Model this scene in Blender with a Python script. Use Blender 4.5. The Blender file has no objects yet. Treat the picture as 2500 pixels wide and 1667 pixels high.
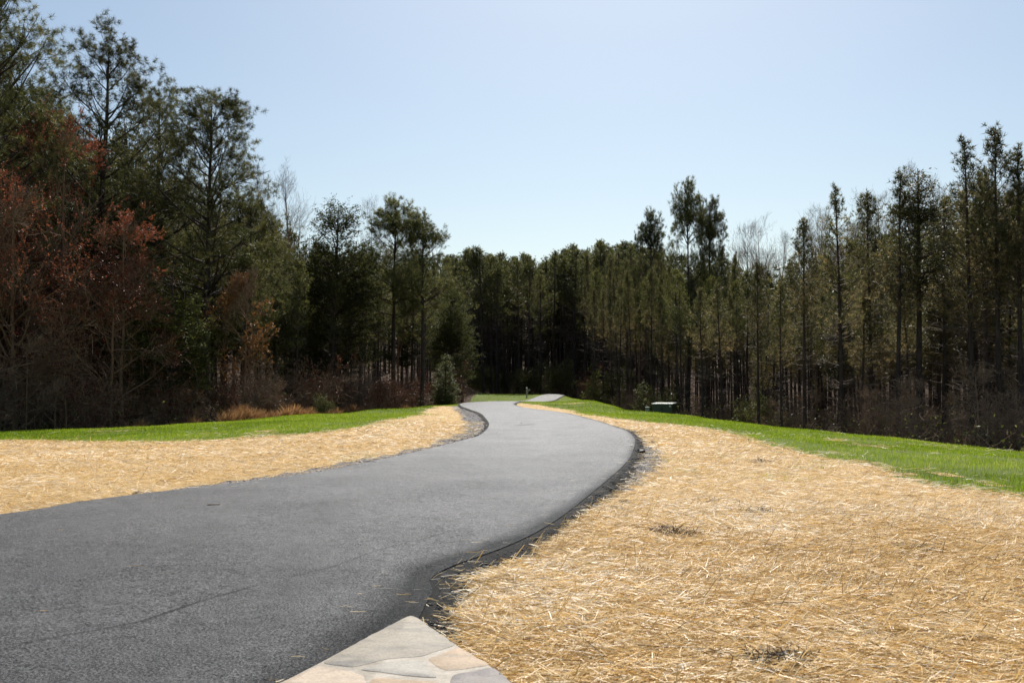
import bpy, math, random
import numpy as np
from mathutils import Vector
random.seed(7)
rng = np.random.default_rng(7)
scene = bpy.context.scene
COL = scene.collection

# ------------------------------------------------------------------ camera, sky, sun, exposure
F = 2430.6                      # focal length in pixels of a 2500 px wide frame (35 mm lens)
EYE = 1.6
PITCH = math.radians(2.63)
cam_data = bpy.data.cameras.new("camera")
cam_data.lens = 35.0
cam_data.sensor_width = 36.0
cam_data.clip_start = 0.1
cam_data.clip_end = 4000
cam_data.dof.use_dof = True
cam_data.dof.focus_distance = 17.0
cam_data.dof.aperture_fstop = 5.0
cam = bpy.data.objects.new("camera", cam_data)
cam.location = (0, 0, EYE)
cam.rotation_euler = (math.radians(90) + PITCH, 0, 0)
COL.objects.link(cam)
scene.camera = cam

SUN_EL = math.radians(47)
SUN_AZ = math.radians(7)        # to the right of the view direction (+Y)
world = bpy.data.worlds.new("World")
scene.world = world
world.use_nodes = True
wn = world.node_tree
wn.nodes.clear()
sky = wn.nodes.new("ShaderNodeTexSky")
sky.sky_type = 'NISHITA'
sky.sun_disc = False
sky.sun_elevation = SUN_EL
sky.sun_rotation = SUN_AZ
sky.altitude = 200
sky.air_density = 1.15
sky.dust_density = 1.2
sky.ozone_density = 0.3
bg = wn.nodes.new("ShaderNodeBackground")
bg.inputs[1].default_value = 0.083
wo = wn.nodes.new("ShaderNodeOutputWorld")
wb = wn.nodes.new("ShaderNodeMix"); wb.data_type = 'RGBA'; wb.blend_type = 'MULTIPLY'      # white balance of the photograph
wb.inputs[0].default_value = 1.0; wb.inputs[7].default_value = (0.96, 1.0, 1.0, 1)
wn.links.new(sky.outputs[0], wb.inputs[6])
wn.links.new(wb.outputs[2], bg.inputs[0])
wn.links.new(bg.outputs[0], wo.inputs[0])

sun_data = bpy.data.lights.new("sun", 'SUN')
sun_data.energy = 5.0
sun_data.angle = math.radians(0.53)
sun_data.color = (1.0, 0.955, 0.89)
sun = bpy.data.objects.new("sun", sun_data)
sdir = Vector((math.sin(SUN_AZ) * math.cos(SUN_EL), math.cos(SUN_AZ) * math.cos(SUN_EL), math.sin(SUN_EL)))
sun.rotation_euler = sdir.to_track_quat('Z', 'Y').to_euler()
COL.objects.link(sun)

vs = scene.view_settings
vs.view_transform = 'Standard'
vs.look = 'None'
vs.exposure = 0.33
vs.gamma = 1.0
vs.use_curve_mapping = False
scene.cycles.max_bounces = 5
scene.cycles.diffuse_bounces = 2
scene.cycles.glossy_bounces = 2
scene.cycles.transmission_bounces = 2
scene.cycles.sample_clamp_indirect = 6

# ------------------------------------------------------------------ mesh and object helpers
def link(ob, parent=None):
    COL.objects.link(ob)
    if parent is not None:
        ob.parent = parent
    return ob

def tag(o, label=None, cat=None, group=None, kind=None):
    if label: o['label'] = label
    if cat: o['category'] = cat
    if group: o['group'] = group
    if kind: o['kind'] = kind
    return o

def mesh_np(name, verts, faces_list, mats, rnd=None, smooth=False, uv=None):
    """faces_list: list of (int array (n,k), material index); rnd: a value per vertex"""
    me = bpy.data.meshes.new(name)
    verts = np.ascontiguousarray(verts, dtype=np.float32)
    me.vertices.add(len(verts))
    me.vertices.foreach_set("co", verts.ravel())
    fl = [(np.asarray(f, dtype=np.int32), m) for f, m in faces_list if len(f)]
    nl = sum(f.size for f, _ in fl)
    nf = sum(len(f) for f, _ in fl)
    me.loops.add(nl)
    me.polygons.add(nf)
    me.loops.foreach_set("vertex_index", np.concatenate([f.ravel() for f, _ in fl]))
    ls = []; tot = 0; mi = []
    for f, m in fl:
        k = f.shape[1]
        ls.append(np.arange(len(f), dtype=np.int32) * k + tot); tot += f.size
        mi.append(np.full(len(f), m, dtype=np.int32))
    me.polygons.foreach_set("loop_start", np.concatenate(ls))
    me.polygons.foreach_set("material_index", np.concatenate(mi))
    if smooth:
        me.polygons.foreach_set("use_smooth", np.ones(nf, dtype=bool))
    for m in mats:
        me.materials.append(m)
    if rnd is not None:
        a = me.attributes.new("rnd", 'FLOAT', 'POINT')
        a.data.foreach_set("value", np.ascontiguousarray(rnd, dtype=np.float32))
    if uv is not None:
        a = me.attributes.new("strip", 'FLOAT_VECTOR', 'POINT')
        a.data.foreach_set("vector", np.ascontiguousarray(uv, dtype=np.float32).ravel())
    me.update(calc_edges=True)
    me.validate()
    return me

def unit(v):
    return v / np.maximum(np.linalg.norm(v, axis=-1, keepdims=True), 1e-9)

def vnoise(p, seed=0):
    """cheap smooth value noise 0..1 of (n,2) points"""
    x, y = p[..., 0], p[..., 1]
    xi = np.floor(x).astype(np.int64); yi = np.floor(y).astype(np.int64)
    fx = x - xi; fy = y - yi
    fx = fx * fx * (3 - 2 * fx); fy = fy * fy * (3 - 2 * fy)
    def h(a, b):
        n = (a * 374761393 + b * 668265263 + seed * 982451653) & 0x7fffffff
        n = ((n ^ (n >> 13)) * 1274126177) & 0x7fffffff
        return ((n ^ (n >> 16)) & 0xffff) / 65535.0
    return (h(xi, yi) * (1 - fx) + h(xi + 1, yi) * fx) * (1 - fy) + (h(xi, yi + 1) * (1 - fx) + h(xi + 1, yi + 1) * fx) * fy

# ------------------------------------------------------------------ terrain: a ridge carrying the road, falling away to both woods
# crest of the lawn on each bearing: bearing (px of the 2500 frame), depth, height
def crest_px(px, py, d):
    return (px, d, EYE - (py - 945.0) / F * d)
CREST = [crest_px(-900, 1110, 40), crest_px(0, 1052, 48), crest_px(300, 1042, 50), crest_px(540, 1028, 55), crest_px(700, 1013, 60),
         crest_px(900, 998, 72), crest_px(1020, 990, 82), crest_px(1110, 984, 92)]
CREST_R = [crest_px(1440, 964, 122), crest_px(1455, 972, 108), crest_px(1481, 981, 97), crest_px(1520, 991, 86), crest_px(1610, 1004, 68), crest_px(1700, 1012, 62),
           crest_px(1853, 1033, 53), crest_px(2010, 1049, 47), crest_px(2214, 1068, 41), crest_px(2350, 1085, 38), crest_px(2500, 1102, 35), crest_px(3400, 1190, 27)]
RG = np.concatenate([np.arange(0, 180, 1.0), np.arange(180, 400, 5.0), [400, 600, 1000, 1600]])
def prof_side(px, d, zc, side):
    c = math.cos(math.atan((px - 1250) / F))
    D = d / c
    r = [0, 6]; z = [0, 0]
    for s in (0.25, 0.5, 0.75, 1.0):
        r.append(6 + (D - 6) * s); z.append(zc * s ** 1.3)
    if side < 0:
        r += [D + 3, D + 8, D + 16, D + 30, D + 70, D + 130, D + 230, 1600]
        z += [zc - 0.25, zc - 0.9, zc - 1.7, zc - 2.2, zc + 4, zc + 13, zc + 20, 20]
    else:
        r += [D + 3, D + 8, D + 16, D + 30, D + 60, D + 110, D + 170, D + 260, 1600]
        z += [zc - 0.4, zc - 1.3, zc - 2.6, zc - 3.6, zc - 1.0, zc + 8.0, zc + 13, zc + 16, 16]
    return np.interp(RG, r, z)
def prof_mid():
    r = [0, 30, 60, 80, 94, 99, 105, 112, 118, 125, 135, 144, 149, 156, 172, 190, 215, 250, 300, 1600]
    z = [0, 0.0, 0.03, 0.13, 0.22, 0.16, -0.03, -0.02, 0.07, 0.22, 0.42, 0.56, 0.55, 0.2, 0.5, 3, 9, 17, 22, 22]
    return np.interp(RG, r, z)
ctrl = []
for px, d, zc in CREST:
    ctrl.append((math.atan((px - 1250) / F), prof_side(px, d, zc, -1)))
for px in (1175, 1400):
    ctrl.append((math.atan((px - 1250) / F), prof_mid()))
for px, d, zc in CREST_R:
    ctrl.append((math.atan((px - 1250) / F), prof_side(px, d, zc, 1)))
th_c = np.array([c[0] for c in ctrl]); Z_c = np.array([c[1] for c in ctrl])
TH = np.radians(np.arange(-180, 180.01, 0.25))
ZT = np.empty((len(TH), len(RG)))
for j in range(len(RG)):
    ZT[:, j] = np.interp(TH, th_c, Z_c[:, j])
def gsm(a, s, axis):
    n = int(3 * s) + 1
    k = np.exp(-0.5 * (np.arange(-n, n + 1) / s) ** 2); k /= k.sum()
    pad = [(0, 0), (0, 0)]; pad[axis] = (n, n)
    b = np.pad(a, pad, mode='edge')
    return np.apply_along_axis(lambda v: np.convolve(v, k, mode='valid'), axis, b)
ZT[:, :180] = gsm(ZT[:, :180], 1.3, 1)
ZT = gsm(ZT, 2.2, 0)
def terrain(x, y):
    x = np.asarray(x, float); y = np.asarray(y, float)
    th = np.arctan2(x, y); r = np.hypot(x, y)
    a = np.clip((th - TH[0]) / math.radians(0.25), 0, len(TH) - 1.001)
    ai = a.astype(int); af = a - ai
    ri = np.clip(np.searchsorted(RG, r, side='right') - 1, 0, len(RG) - 2)
    rf = np.clip((r - RG[ri]) / (RG[ri + 1] - RG[ri]), 0, 1)
    z = (ZT[ai, ri] * (1 - af) + ZT[ai + 1, ri] * af) * (1 - rf) + (ZT[ai, ri + 1] * (1 - af) + ZT[ai + 1, ri + 1] * af) * rf
    return z
def terr1(x, y):
    return float(terrain(np.array([x]), np.array([y]))[0])

def unproject(pts, off=0.0):
    """where the sight lines of these frame positions meet the ground"""
    out = []
    t = np.concatenate([np.arange(2, 60, 0.02), np.arange(60, 260, 0.05)])
    cp, sp = math.cos(PITCH), math.sin(PITCH)
    for px, py in pts:
        dx = (px - 1250) / F; dy = -(py - 833.5) / F
        D = (dx, cp - sp * dy, sp + cp * dy)
        X = D[0] * t; Y = D[1] * t; Z = EYE + D[2] * t
        hit = np.nonzero(Z <= terrain(X, Y) + off)[0]
        i = hit[0] if len(hit) else len(t) - 1
        out.append((X[i], Y[i]))
    return out
def dens(pts, n=6):
    out = []
    for a, b in zip(pts[:-1], pts[1:]):
        for k in range(n):
            s = k / n
            out.append((a[0] + (b[0] - a[0]) * s, a[1] + (b[1] - a[1]) * s))
    out.append(pts[-1])
    return out
def inpoly(P, poly):
    poly = np.asarray(poly); x, y = P[:, 0], P[:, 1]
    ins = np.zeros(len(P), bool)
    bb = (x >= poly[:, 0].min()) & (x <= poly[:, 0].max()) & (y >= poly[:, 1].min()) & (y <= poly[:, 1].max())
    xi, yi = x[bb], y[bb]; r = np.zeros(len(xi), bool)
    n = len(poly); j = n - 1
    for i in range(n):
        ax, ay = poly[i]; bx, by = poly[j]
        if ay != by:
            r ^= ((ay > yi) != (by > yi)) & (xi < (bx - ax) * (yi - ay) / (by - ay) + ax)
        j = i
    ins[bb] = r
    return ins

# ------------------------------------------------------------------ the road's two edges, near to far
ROAD_OFF = 0.075
Lpx = [(0, 1255), (170, 1227.5), (340, 1205), (510, 1186), (680, 1164), (800, 1147), (925, 1122), (1050, 1094), (1141, 1071), (1174, 1060),
       (1191, 1044), (1194, 1033), (1185, 1019.5), (1172, 1008), (1147, 999), (1126, 990.5), (1128, 984)]
Rpx = [(1052, 1412), (1110, 1379), (1238, 1332), (1332, 1285), (1428, 1216), (1492, 1163), (1536, 1119), (1550, 1083), (1547, 1066), (1528, 1050),
       (1492, 1037.5), (1437, 1021), (1384, 1008), (1340, 1002), (1299, 997), (1263, 990.5), (1257, 984)]
Lw = [(-15.5, -4), (-12.5, 2), (-10.6, 5), (-9.0, 8.2)] + unproject(Lpx, ROAD_OFF)
Rw = [(-4.2, -4), (-2.0, 2.5), (-0.80, 5.6), (-0.60, 7.3)] + unproject(Rpx, ROAD_OFF)
Lw += [(-3.2, 100), (-0.6, 106), (1.0, 112), (2.2, 119), (3.7, 134), (5.3, 145), (5.9, 150)]
Rw += [(1.4, 99), (3.0, 104), (4.0, 110), (5.1, 117), (6.4, 130), (7.7, 145), (8.6, 150)]
def catmull(P, n):
    P = np.array(P, float)
    Q = np.vstack([2 * P[0] - P[1], P, 2 * P[-1] - P[-2]])
    out = []
    for i in range(1, len(Q) - 2):
        p0, p1, p2, p3 = Q[i - 1:i + 3]
        for k in range(n):
            t = k / n
            out.append(0.5 * ((2 * p1) + (-p0 + p2) * t + (2 * p0 - 5 * p1 + 4 * p2 - p3) * t * t + (-p0 + 3 * p1 - 3 * p2 + p3) * t ** 3))
    out.append(P[-1])
    return np.array(out)
LE = catmull(Lw, 8); RE = catmull(Rw, 8)
road_poly = np.vstack([LE, RE[::-1]])

# paving corner
PATIO_PX = [(680, 1667), (784, 1614), (868, 1569), (987, 1507), (1003, 1500), (1018, 1507), (1106, 1567), (1195, 1622), (1255, 1667)]
PZ = 0.095
def px_plane(pts, z):
    cp, sp = math.cos(PITCH), math.sin(PITCH); out = []
    for px, py in pts:
        dx = (px - 1250) / F; dy = -(py - 833.5) / F
        D = (dx, cp - sp * dy, sp + cp * dy)
        t = (z - EYE) / D[2]
        out.append((D[0] * t, D[1] * t))
    return out
patio_poly = px_plane(PATIO_PX, PZ) + [(1.15, 3.0), (-2.6, 2.0)]

straw_right = unproject(dens([(1258, 986), (1262, 983), (1316, 989), (1367, 997), (1390, 1000), (1437, 1014), (1459, 1014), (1547, 1027), (1630, 1037), (1670, 1042),
    (1755, 1053), (1840, 1076), (1925, 1100), (2031, 1123), (2138, 1136), (2223, 1170), (2350, 1194), (2500, 1215)], 4)) + [(13, 9), (18, 3), (18, -8), (-6, -8)] + unproject([(700, 1500), (1200, 1250), (1400, 1130), (1350, 1040), (1220, 1002), (1240, 992)])
straw_left = unproject(dens([(0, 1077), (170, 1079), (362, 1081), (510, 1079), (638, 1070), (800, 1057), (890, 1042), (952, 1026), (1015, 1014), (1048, 998), (1068, 992), (1097, 991)], 4)) \
    + unproject([(1220, 1000), (1300, 1060), (1000, 1160), (300, 1300)]) + [(-9, 4), (-17, -6), (-30, -6), (-30, 20)]
gravel_left = unproject(dens([(1102, 991), (1127, 1011), (1138, 1030), (1136, 1053), (1091, 1070), (1050, 1085), (930, 1110), (800, 1137), (680, 1156), (510, 1181), (400, 1196), (330, 1204)], 3)) \
    + unproject([(600, 1200), (1000, 1130), (1250, 1050), (1220, 1000), (1150, 990)])
gravel_right = unproject(dens([(1520, 1045), (1548, 1052), (1562, 1066), (1575, 1084), (1600, 1097), (1616, 1115), (1616, 1130), (1603, 1141), (1575, 1163), (1534, 1187), (1485, 1222), (1430, 1262)], 3)) \
    + unproject([(1400, 1200), (1450, 1120), (1480, 1060)])
side_lane = [(-12, 96.5), (-7, 98), (-3.5, 101), (-1, 106), (-2, 109), (-6, 106), (-12, 103), (-26, 101), (-26, 96)]

def crest_r(th):
    t = np.array([math.atan((c[0] - 1250) / F) for c in CREST] + [math.atan((1175 - 1250) / F), math.atan((1400 - 1250) / F)] + [math.atan((c[0] - 1250) / F) for c in CREST_R])
    r = np.array([c[1] / math.cos(math.atan((c[0] - 1250) / F)) for c in CREST] + [150, 150] + [c[1] / math.cos(math.atan((c[0] - 1250) / F)) for c in CREST_R])
    return np.interp(th, t, r)

STRAW_PATCHES = [(unproject([(a, b)])[0], c, d) for a, b, c, d in ((2045, 1076, 0.7, 1.0), (2140, 1094, 0.6, 0.5), (2255, 1149, 0.3, 0.35), (2310, 1158, 0.25, 0.3),
    (2395, 1180, 0.5, 0.35), (1990, 1118, 0.5, 0.5), (980, 1026, 1.6, 2.5), (1560, 1024, 0.8, 1.5), (1400, 985, 2.0, 2.0), (640, 1056, 1.0, 1.0))]
GRASS_PATCHES = [(unproject([(a, b)])[0], c, d) for a, b, c, d in ((2010, 1130, 0.9, 0.8), (1960, 1140, 0.6, 0.5), (1680, 1150, 0.5, 0.6), (1640, 1125, 0.5, 0.8), (300, 1091, 1.3, 0.7), (930, 1040, 1.3, 1.5), (1790, 1098, 0.4, 0.4))]
def classify(P, jit=0.0):
    """0 wood floor, 1 lawn, 2 straw, 3 gravel, 4 road, 5 paving"""
    Q = P.copy()
    r = np.hypot(P[:, 0], P[:, 1])
    if jit > 0:
        amp = jit * np.clip(r / 20, 0.35, 1.6)[:, None]
        w = np.stack([vnoise(P * 0.9, 1) - 0.5, vnoise(P * 0.9, 2) - 0.5], 1) + 0.6 * np.stack([vnoise(P * 3, 3) - 0.5, vnoise(P * 3, 4) - 0.5], 1)
        Q = P + amp * (w + 0.45 * rng.normal(size=P.shape))
    th = np.arctan2(P[:, 0], P[:, 1])
    c = np.zeros(len(P), int)
    lawn = (r < crest_r(th) + 3.0 + (vnoise(P * 0.5, 9) - 0.5) * 2)
    c[lawn] = 1
    c[inpoly(Q, straw_right) | inpoly(Q, straw_left)] = 2
    for (cx, cy), ra, rb in STRAW_PATCHES:
        c[(c == 1) & (((Q[:, 0] - cx) / ra) ** 2 + ((Q[:, 1] - cy) / rb) ** 2 < vnoise(P * 2.5, 71) * 0.62)] = 2
    c[inpoly(P + (Q - P) * 0.6, gravel_left) | inpoly(P + (Q - P) * 0.6, gravel_right) | inpoly(P, side_lane)] = 3
    c[inpoly(P, road_poly)] = 4
    c[inpoly(P, patio_poly)] = 5
    return c

# ------------------------------------------------------------------ materials
def new_mat(name):
    m = bpy.data.materials.new(name); m.use_nodes = True
    nt = m.node_tree; nt.nodes.clear()
    return m, nt
def N(nt, t, **kw):
    n = nt.nodes.new(t)
    for k, v in kw.items():
        setattr(n, k, v)
    return n
def ramp(nt, fac, stops):
    n = N(nt, "ShaderNodeValToRGB")
    el = n.color_ramp.elements
    while len(el) < len(stops): el.new(0.5)
    for e, (p, c) in zip(el, stops):
        e.position = p; e.color = (*c, 1)
    nt.links.new(fac, n.inputs[0])
    return n.outputs[0]
def noise(nt, scale, detail=4, vec=None, rough=0.6):
    n = N(nt, "ShaderNodeTexNoise"); n.inputs['Scale'].default_value = scale; n.inputs['Detail'].default_value = detail
    n.inputs['Roughness'].default_value = rough
    if vec is not None: nt.links.new(vec, n.inputs['Vector'])
    return n.outputs['Fac']
def geo_pos(nt):
    return N(nt, "ShaderNodeNewGeometry").outputs['Position']
def mix(nt, a, b, fac, mode='MIX'):
    n = N(nt, "ShaderNodeMix", data_type='RGBA', blend_type=mode)
    for s, v in ((n.inputs[6], a), (n.inputs[7], b)):
        if isinstance(v, tuple): s.default_value = (*v, 1)
        else: nt.links.new(v, s)
    if isinstance(fac, float): n.inputs[0].default_value = fac
    else: nt.links.new(fac, n.inputs[0])
    return n.outputs[2]
def finish(nt, color, rough=0.7, spec=0.3, bump=None, bump_s=0.5, bump_d=0.01, transl=0.0, tcol=None):
    p = N(nt, "ShaderNodeBsdfPrincipled")
    if isinstance(color, tuple): p.inputs['Base Color'].default_value = (*color, 1)
    else: nt.links.new(color, p.inputs['Base Color'])
    if isinstance(rough, float): p.inputs['Roughness'].default_value = rough
    else: nt.links.new(rough, p.inputs['Roughness'])
    if isinstance(spec, float): p.inputs['Specular IOR Level'].default_value = spec
    else: nt.links.new(spec, p.inputs['Specular IOR Level'])
    if bump is not None:
        b = N(nt, "ShaderNodeBump"); b.inputs['Strength'].default_value = bump_s; b.inputs['Distance'].default_value = bump_d
        nt.links.new(bump, b.inputs['Height']); nt.links.new(b.outputs[0], p.inputs['Normal'])
    out = N(nt, "ShaderNodeOutputMaterial")
    if transl > 0:
        t = N(nt, "ShaderNodeBsdfTranslucent")
        src = tcol if tcol is not None else color
        if isinstance(src, tuple): t.inputs[0].default_value = (*src, 1)
        else: nt.links.new(src, t.inputs[0])
        mx = N(nt, "ShaderNodeMixShader"); mx.inputs[0].default_value = transl
        nt.links.new(p.outputs[0], mx.inputs[1]); nt.links.new(t.outputs[0], mx.inputs[2]); nt.links.new(mx.outputs[0], out.inputs[0])
    else:
        nt.links.new(p.outputs[0], out.inputs[0])

def leaf_mat(name, stops, transl=0.3, rough=0.5, spec=0.35, obj_var=0.35):
    m, nt = new_mat(name)
    a = N(nt, "ShaderNodeAttribute"); a.attribute_name = "rnd"
    c = ramp(nt, a.outputs['Fac'], stops)
    oi = N(nt, "ShaderNodeObjectInfo")
    mr = N(nt, "ShaderNodeMapRange"); mr.inputs[3].default_value = 1 - obj_var; mr.inputs[4].default_value = 1 + obj_var
    nt.links.new(oi.outputs['Random'], mr.inputs[0])
    hv = N(nt, "ShaderNodeHueSaturation"); nt.links.new(c, hv.inputs['Color']); nt.links.new(mr.outputs[0], hv.inputs['Value'])
    finish(nt, hv.outputs[0], rough, spec, transl=transl)
    return m
def bark_mat(name, c0, c1, scale=6.0, rough=0.85):
    m, nt = new_mat(name)
    tc = N(nt, "ShaderNodeTexCoord"); mp = N(nt, "ShaderNodeMapping"); mp.inputs['Scale'].default_value = (1, 1, 0.25)
    nt.links.new(tc.outputs['Object'], mp.inputs[0])
    n = noise(nt, scale, 6, mp.outputs[0])
    c = ramp(nt, n, [(0.3, c0), (0.7, c1)])
    finish(nt, c, rough, 0.15, bump=n, bump_s=0.8, bump_d=0.03)
    return m

M_needle = leaf_mat("pine_needles", [(0.0, (0.030, 0.036, 0.008)), (0.5, (0.105, 0.112, 0.028)), (1.0, (0.29, 0.26, 0.08))], 0.42)
M_needle_young = leaf_mat("young_pine_needles", [(0.0, (0.035, 0.040, 0.012)), (0.5, (0.115, 0.115, 0.038)), (0.8, (0.24, 0.20, 0.08)), (1.0, (0.36, 0.26, 0.12))], 0.42)
M_hemlock = leaf_mat("flat_needles", [(0.0, (0.024, 0.030, 0.006)), (0.6, (0.075, 0.085, 0.016)), (1.0, (0.17, 0.16, 0.03))], 0.38, rough=0.7, spec=0.12)
M_broad = leaf_mat("evergreen_leaves", [(0.0, (0.035, 0.045, 0.010)), (0.6, (0.10, 0.11, 0.025)), (1.0, (0.24, 0.235, 0.08))], 0.35, rough=0.55, spec=0.18)
M_redleaf = leaf_mat("dry_red_leaves", [(0.0, (0.06, 0.012, 0.006)), (0.6, (0.15, 0.03, 0.012)), (1.0, (0.26, 0.08, 0.035))], 0.3)
M_redbud = leaf_mat("red_buds", [(0.0, (0.17, 0.05, 0.025)), (0.6, (0.40, 0.115, 0.05)), (1.0, (0.55, 0.19, 0.09))], 0.5)
M_orange = leaf_mat("orange_leaves", [(0.0, (0.11, 0.05, 0.014)), (0.6, (0.24, 0.11, 0.03)), (1.0, (0.34, 0.17, 0.05))], 0.35)
M_olive = leaf_mat("yellow_green_needles", [(0.0, (0.03, 0.042, 0.01)), (0.6, (0.08, 0.09, 0.018)), (1.0, (0.16, 0.16, 0.03))], 0.3, rough=0.7, spec=0.12)
M_pbark = bark_mat("pine_bark", (0.030, 0.022, 0.017), (0.10, 0.075, 0.058))
M_dead = bark_mat("dead_branch_bark", (0.09, 0.07, 0.055), (0.22, 0.17, 0.13))
M_gbark = bark_mat("grey_bark", (0.10, 0.072, 0.048), (0.27, 0.195, 0.135))
M_tan = bark_mat("tan_twig_bark", (0.18, 0.115, 0.072), (0.44, 0.30, 0.19))
M_twig = bark_mat("reddish_twig_bark", (0.13, 0.078, 0.048), (0.32, 0.205, 0.13))

# asphalt
def asphalt_mat():
    m, nt = new_mat("asphalt")
    pos = geo_pos(nt)
    fine = noise(nt, 55, 3, pos, 0.9); mid = noise(nt, 9, 4, pos, 0.8); big = noise(nt, 0.55, 4, pos)
    st = N(nt, "ShaderNodeAttribute"); st.attribute_name = "strip"
    c = ramp(nt, fine, [(0.34, (0.008, 0.008, 0.008)), (0.50, (0.022, 0.022, 0.0222)), (0.67, (0.105, 0.106, 0.109))])
    c = mix(nt, c, ramp(nt, mid, [(0.3, (0.5, 0.5, 0.5)), (0.7, (1.25, 1.25, 1.25))]), 0.8, 'MULTIPLY')
    c = mix(nt, c, ramp(nt, big, [(0.3, (0.78, 0.78, 0.78)), (0.7, (1.15, 1.15, 1.15))]), 1.0, 'MULTIPLY')
    # roller seams that run with the road, broken up by noise
    sep = N(nt, "ShaderNodeSeparateXYZ"); nt.links.new(st.outputs['Vector'], sep.inputs[0])
    wob = noise(nt, 0.8, 3, pos)
    brk = noise(nt, 0.9, 2, pos)
    def arith(op, x, y, z=None):
        n = N(nt, "ShaderNodeMath", operation=op)
        for i, q in enumerate((x, y, z)):
            if q is None: continue
            if isinstance(q, (int, float)): n.inputs[i].default_value = q
            else: nt.links.new(q, n.inputs[i])
        return n.outputs[0]
    for (a0, va), (a1, vb), lo, hi, wd, depth in SEAMS:
        sl = (vb - va) / (a1 - a0)
        line = arith('MULTIPLY_ADD', sep.outputs[1], sl, va - sl * a0)
        dv = arith('ABSOLUTE', arith('SUBTRACT', arith('MULTIPLY_ADD', wob, 0.022, arith('ADD', sep.outputs[0], -0.011)), line), 0)
        mr = N(nt, "ShaderNodeMapRange"); nt.links.new(dv, mr.inputs[0]); mr.inputs[1].default_value = 0; mr.inputs[2].default_value = wd; mr.inputs[3].default_value = depth; mr.inputs[4].default_value = 0
        b = N(nt, "ShaderNodeMapRange"); nt.links.new(brk, b.inputs[0]); b.inputs[1].default_value = 0.36; b.inputs[2].default_value = 0.5
        on = arith('MULTIPLY', arith('GREATER_THAN', sep.outputs[1], lo), arith('LESS_THAN', sep.outputs[1], hi))
        f = arith('MULTIPLY', arith('MULTIPLY', mr.outputs[0], b.outputs[0]), on)
        c = mix(nt, c, (0.008, 0.008, 0.008), f)
    ev = N(nt, "ShaderNodeMath", operation='MULTIPLY_ADD'); nt.links.new(wob, ev.inputs[0]); ev.inputs[1].default_value = 0.05; nt.links.new(sep.outputs[0], ev.inputs[2])
    nearf = N(nt, "ShaderNodeMapRange"); nt.links.new(sep.outputs[1], nearf.inputs[0]); nearf.inputs[1].default_value = NEAR_ARC; nearf.inputs[2].default_value = NEAR_ARC + 0.08; nearf.inputs[3].default_value = 0.028; nearf.inputs[4].default_value = 0.0
    ev = N(nt, "ShaderNodeMath", operation='ADD'); nt.links.new(arith('MULTIPLY_ADD', wob, 0.05, sep.outputs[0]), ev.inputs[0]); nt.links.new(nearf.outputs[0], ev.inputs[1])
    em = N(nt, "ShaderNodeMapRange"); nt.links.new(ev.outputs[0], em.inputs[0]); em.inputs[1].default_value = 0.985; em.inputs[2].default_value = 1.03; em.inputs[3].default_value = 0; em.inputs[4].default_value = 0.85
    c = mix(nt, c, (0.008, 0.008, 0.008), em.outputs[0])
    add = N(nt, "ShaderNodeMath", operation='ADD'); nt.links.new(fine, add.inputs[0]); nt.links.new(mid, add.inputs[1])
    lum = N(nt, "ShaderNodeRGBToBW"); nt.links.new(c, lum.inputs[0])
    sp = N(nt, "ShaderNodeMapRange"); nt.links.new(lum.outputs[0], sp.inputs[0]); sp.inputs[1].default_value = 0.008; sp.inputs[2].default_value = 0.070; sp.inputs[3].default_value = 0.02; sp.inputs[4].default_value = 0.95
    finish(nt, c, 0.42, sp.outputs[0], bump=add.outputs[0], bump_s=1.0, bump_d=0.014)
    return m
_arc = np.concatenate([[0], np.cumsum(np.linalg.norm(np.diff((LE + RE) / 2, axis=0), axis=1))]) / 100
def road_coord(px, py):
    """strip coordinates (arc / 100, share of the width) of a frame position on the road"""
    q = np.array(unproject([(px, py)], ROAD_OFF)[0])
    best = None
    for i in range(len(LE)):
        ab = RE[i] - LE[i]; v = np.dot(q - LE[i], ab) / np.dot(ab, ab); e = np.linalg.norm(LE[i] + ab * v - q)
        if best is None or e < best[0]: best = (e, _arc[i], v)
    return best[1], best[2]
SEAMS = []
for A, B, wd, dp in (((60, 1568), (330, 1520), 0.004, 0.8), ((330, 1520), (800, 1385), 0.0045, 0.85), ((800, 1385), (1120, 1288), 0.003, 0.7), ((450, 1520), (545, 1545), 0.004, 0.6),
                     ((820, 1640), (1010, 1475), 0.003, 0.3), ((300, 1290), (1050, 1190), 0.004, 0.18)):
    ca, cb_ = road_coord(*A), road_coord(*B)
    if abs(cb_[0] - ca[0]) < 0.004: continue
    SEAMS.append((ca, cb_, min(ca[0], cb_[0]), max(ca[0], cb_[0]), wd, dp))
NEAR_ARC = road_coord(1100, 1370)[0]
M_asphalt = asphalt_mat()
def stain_mat():
    m, nt = new_mat("asphalt_patch")
    n = noise(nt, 150, 2, geo_pos(nt), 0.8)
    finish(nt, ramp(nt, n, [(0.3, (0.006, 0.006, 0.006)), (0.7, (0.045, 0.045, 0.045))]), 0.45, 0.26, bump=n, bump_s=0.6, bump_d=0.006)
    return m
M_stain = stain_mat()
def edge_mat():
    m, nt = new_mat("raw_asphalt_edge")
    n = noise(nt, 60, 4, geo_pos(nt), 0.8)
    finish(nt, ramp(nt, n, [(0.35, (0.005, 0.005, 0.005)), (0.75, (0.035, 0.034, 0.032))]), 0.75, 0.12, bump=n, bump_s=1.0, bump_d=0.03)
    return m
M_edge = edge_mat()
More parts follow.
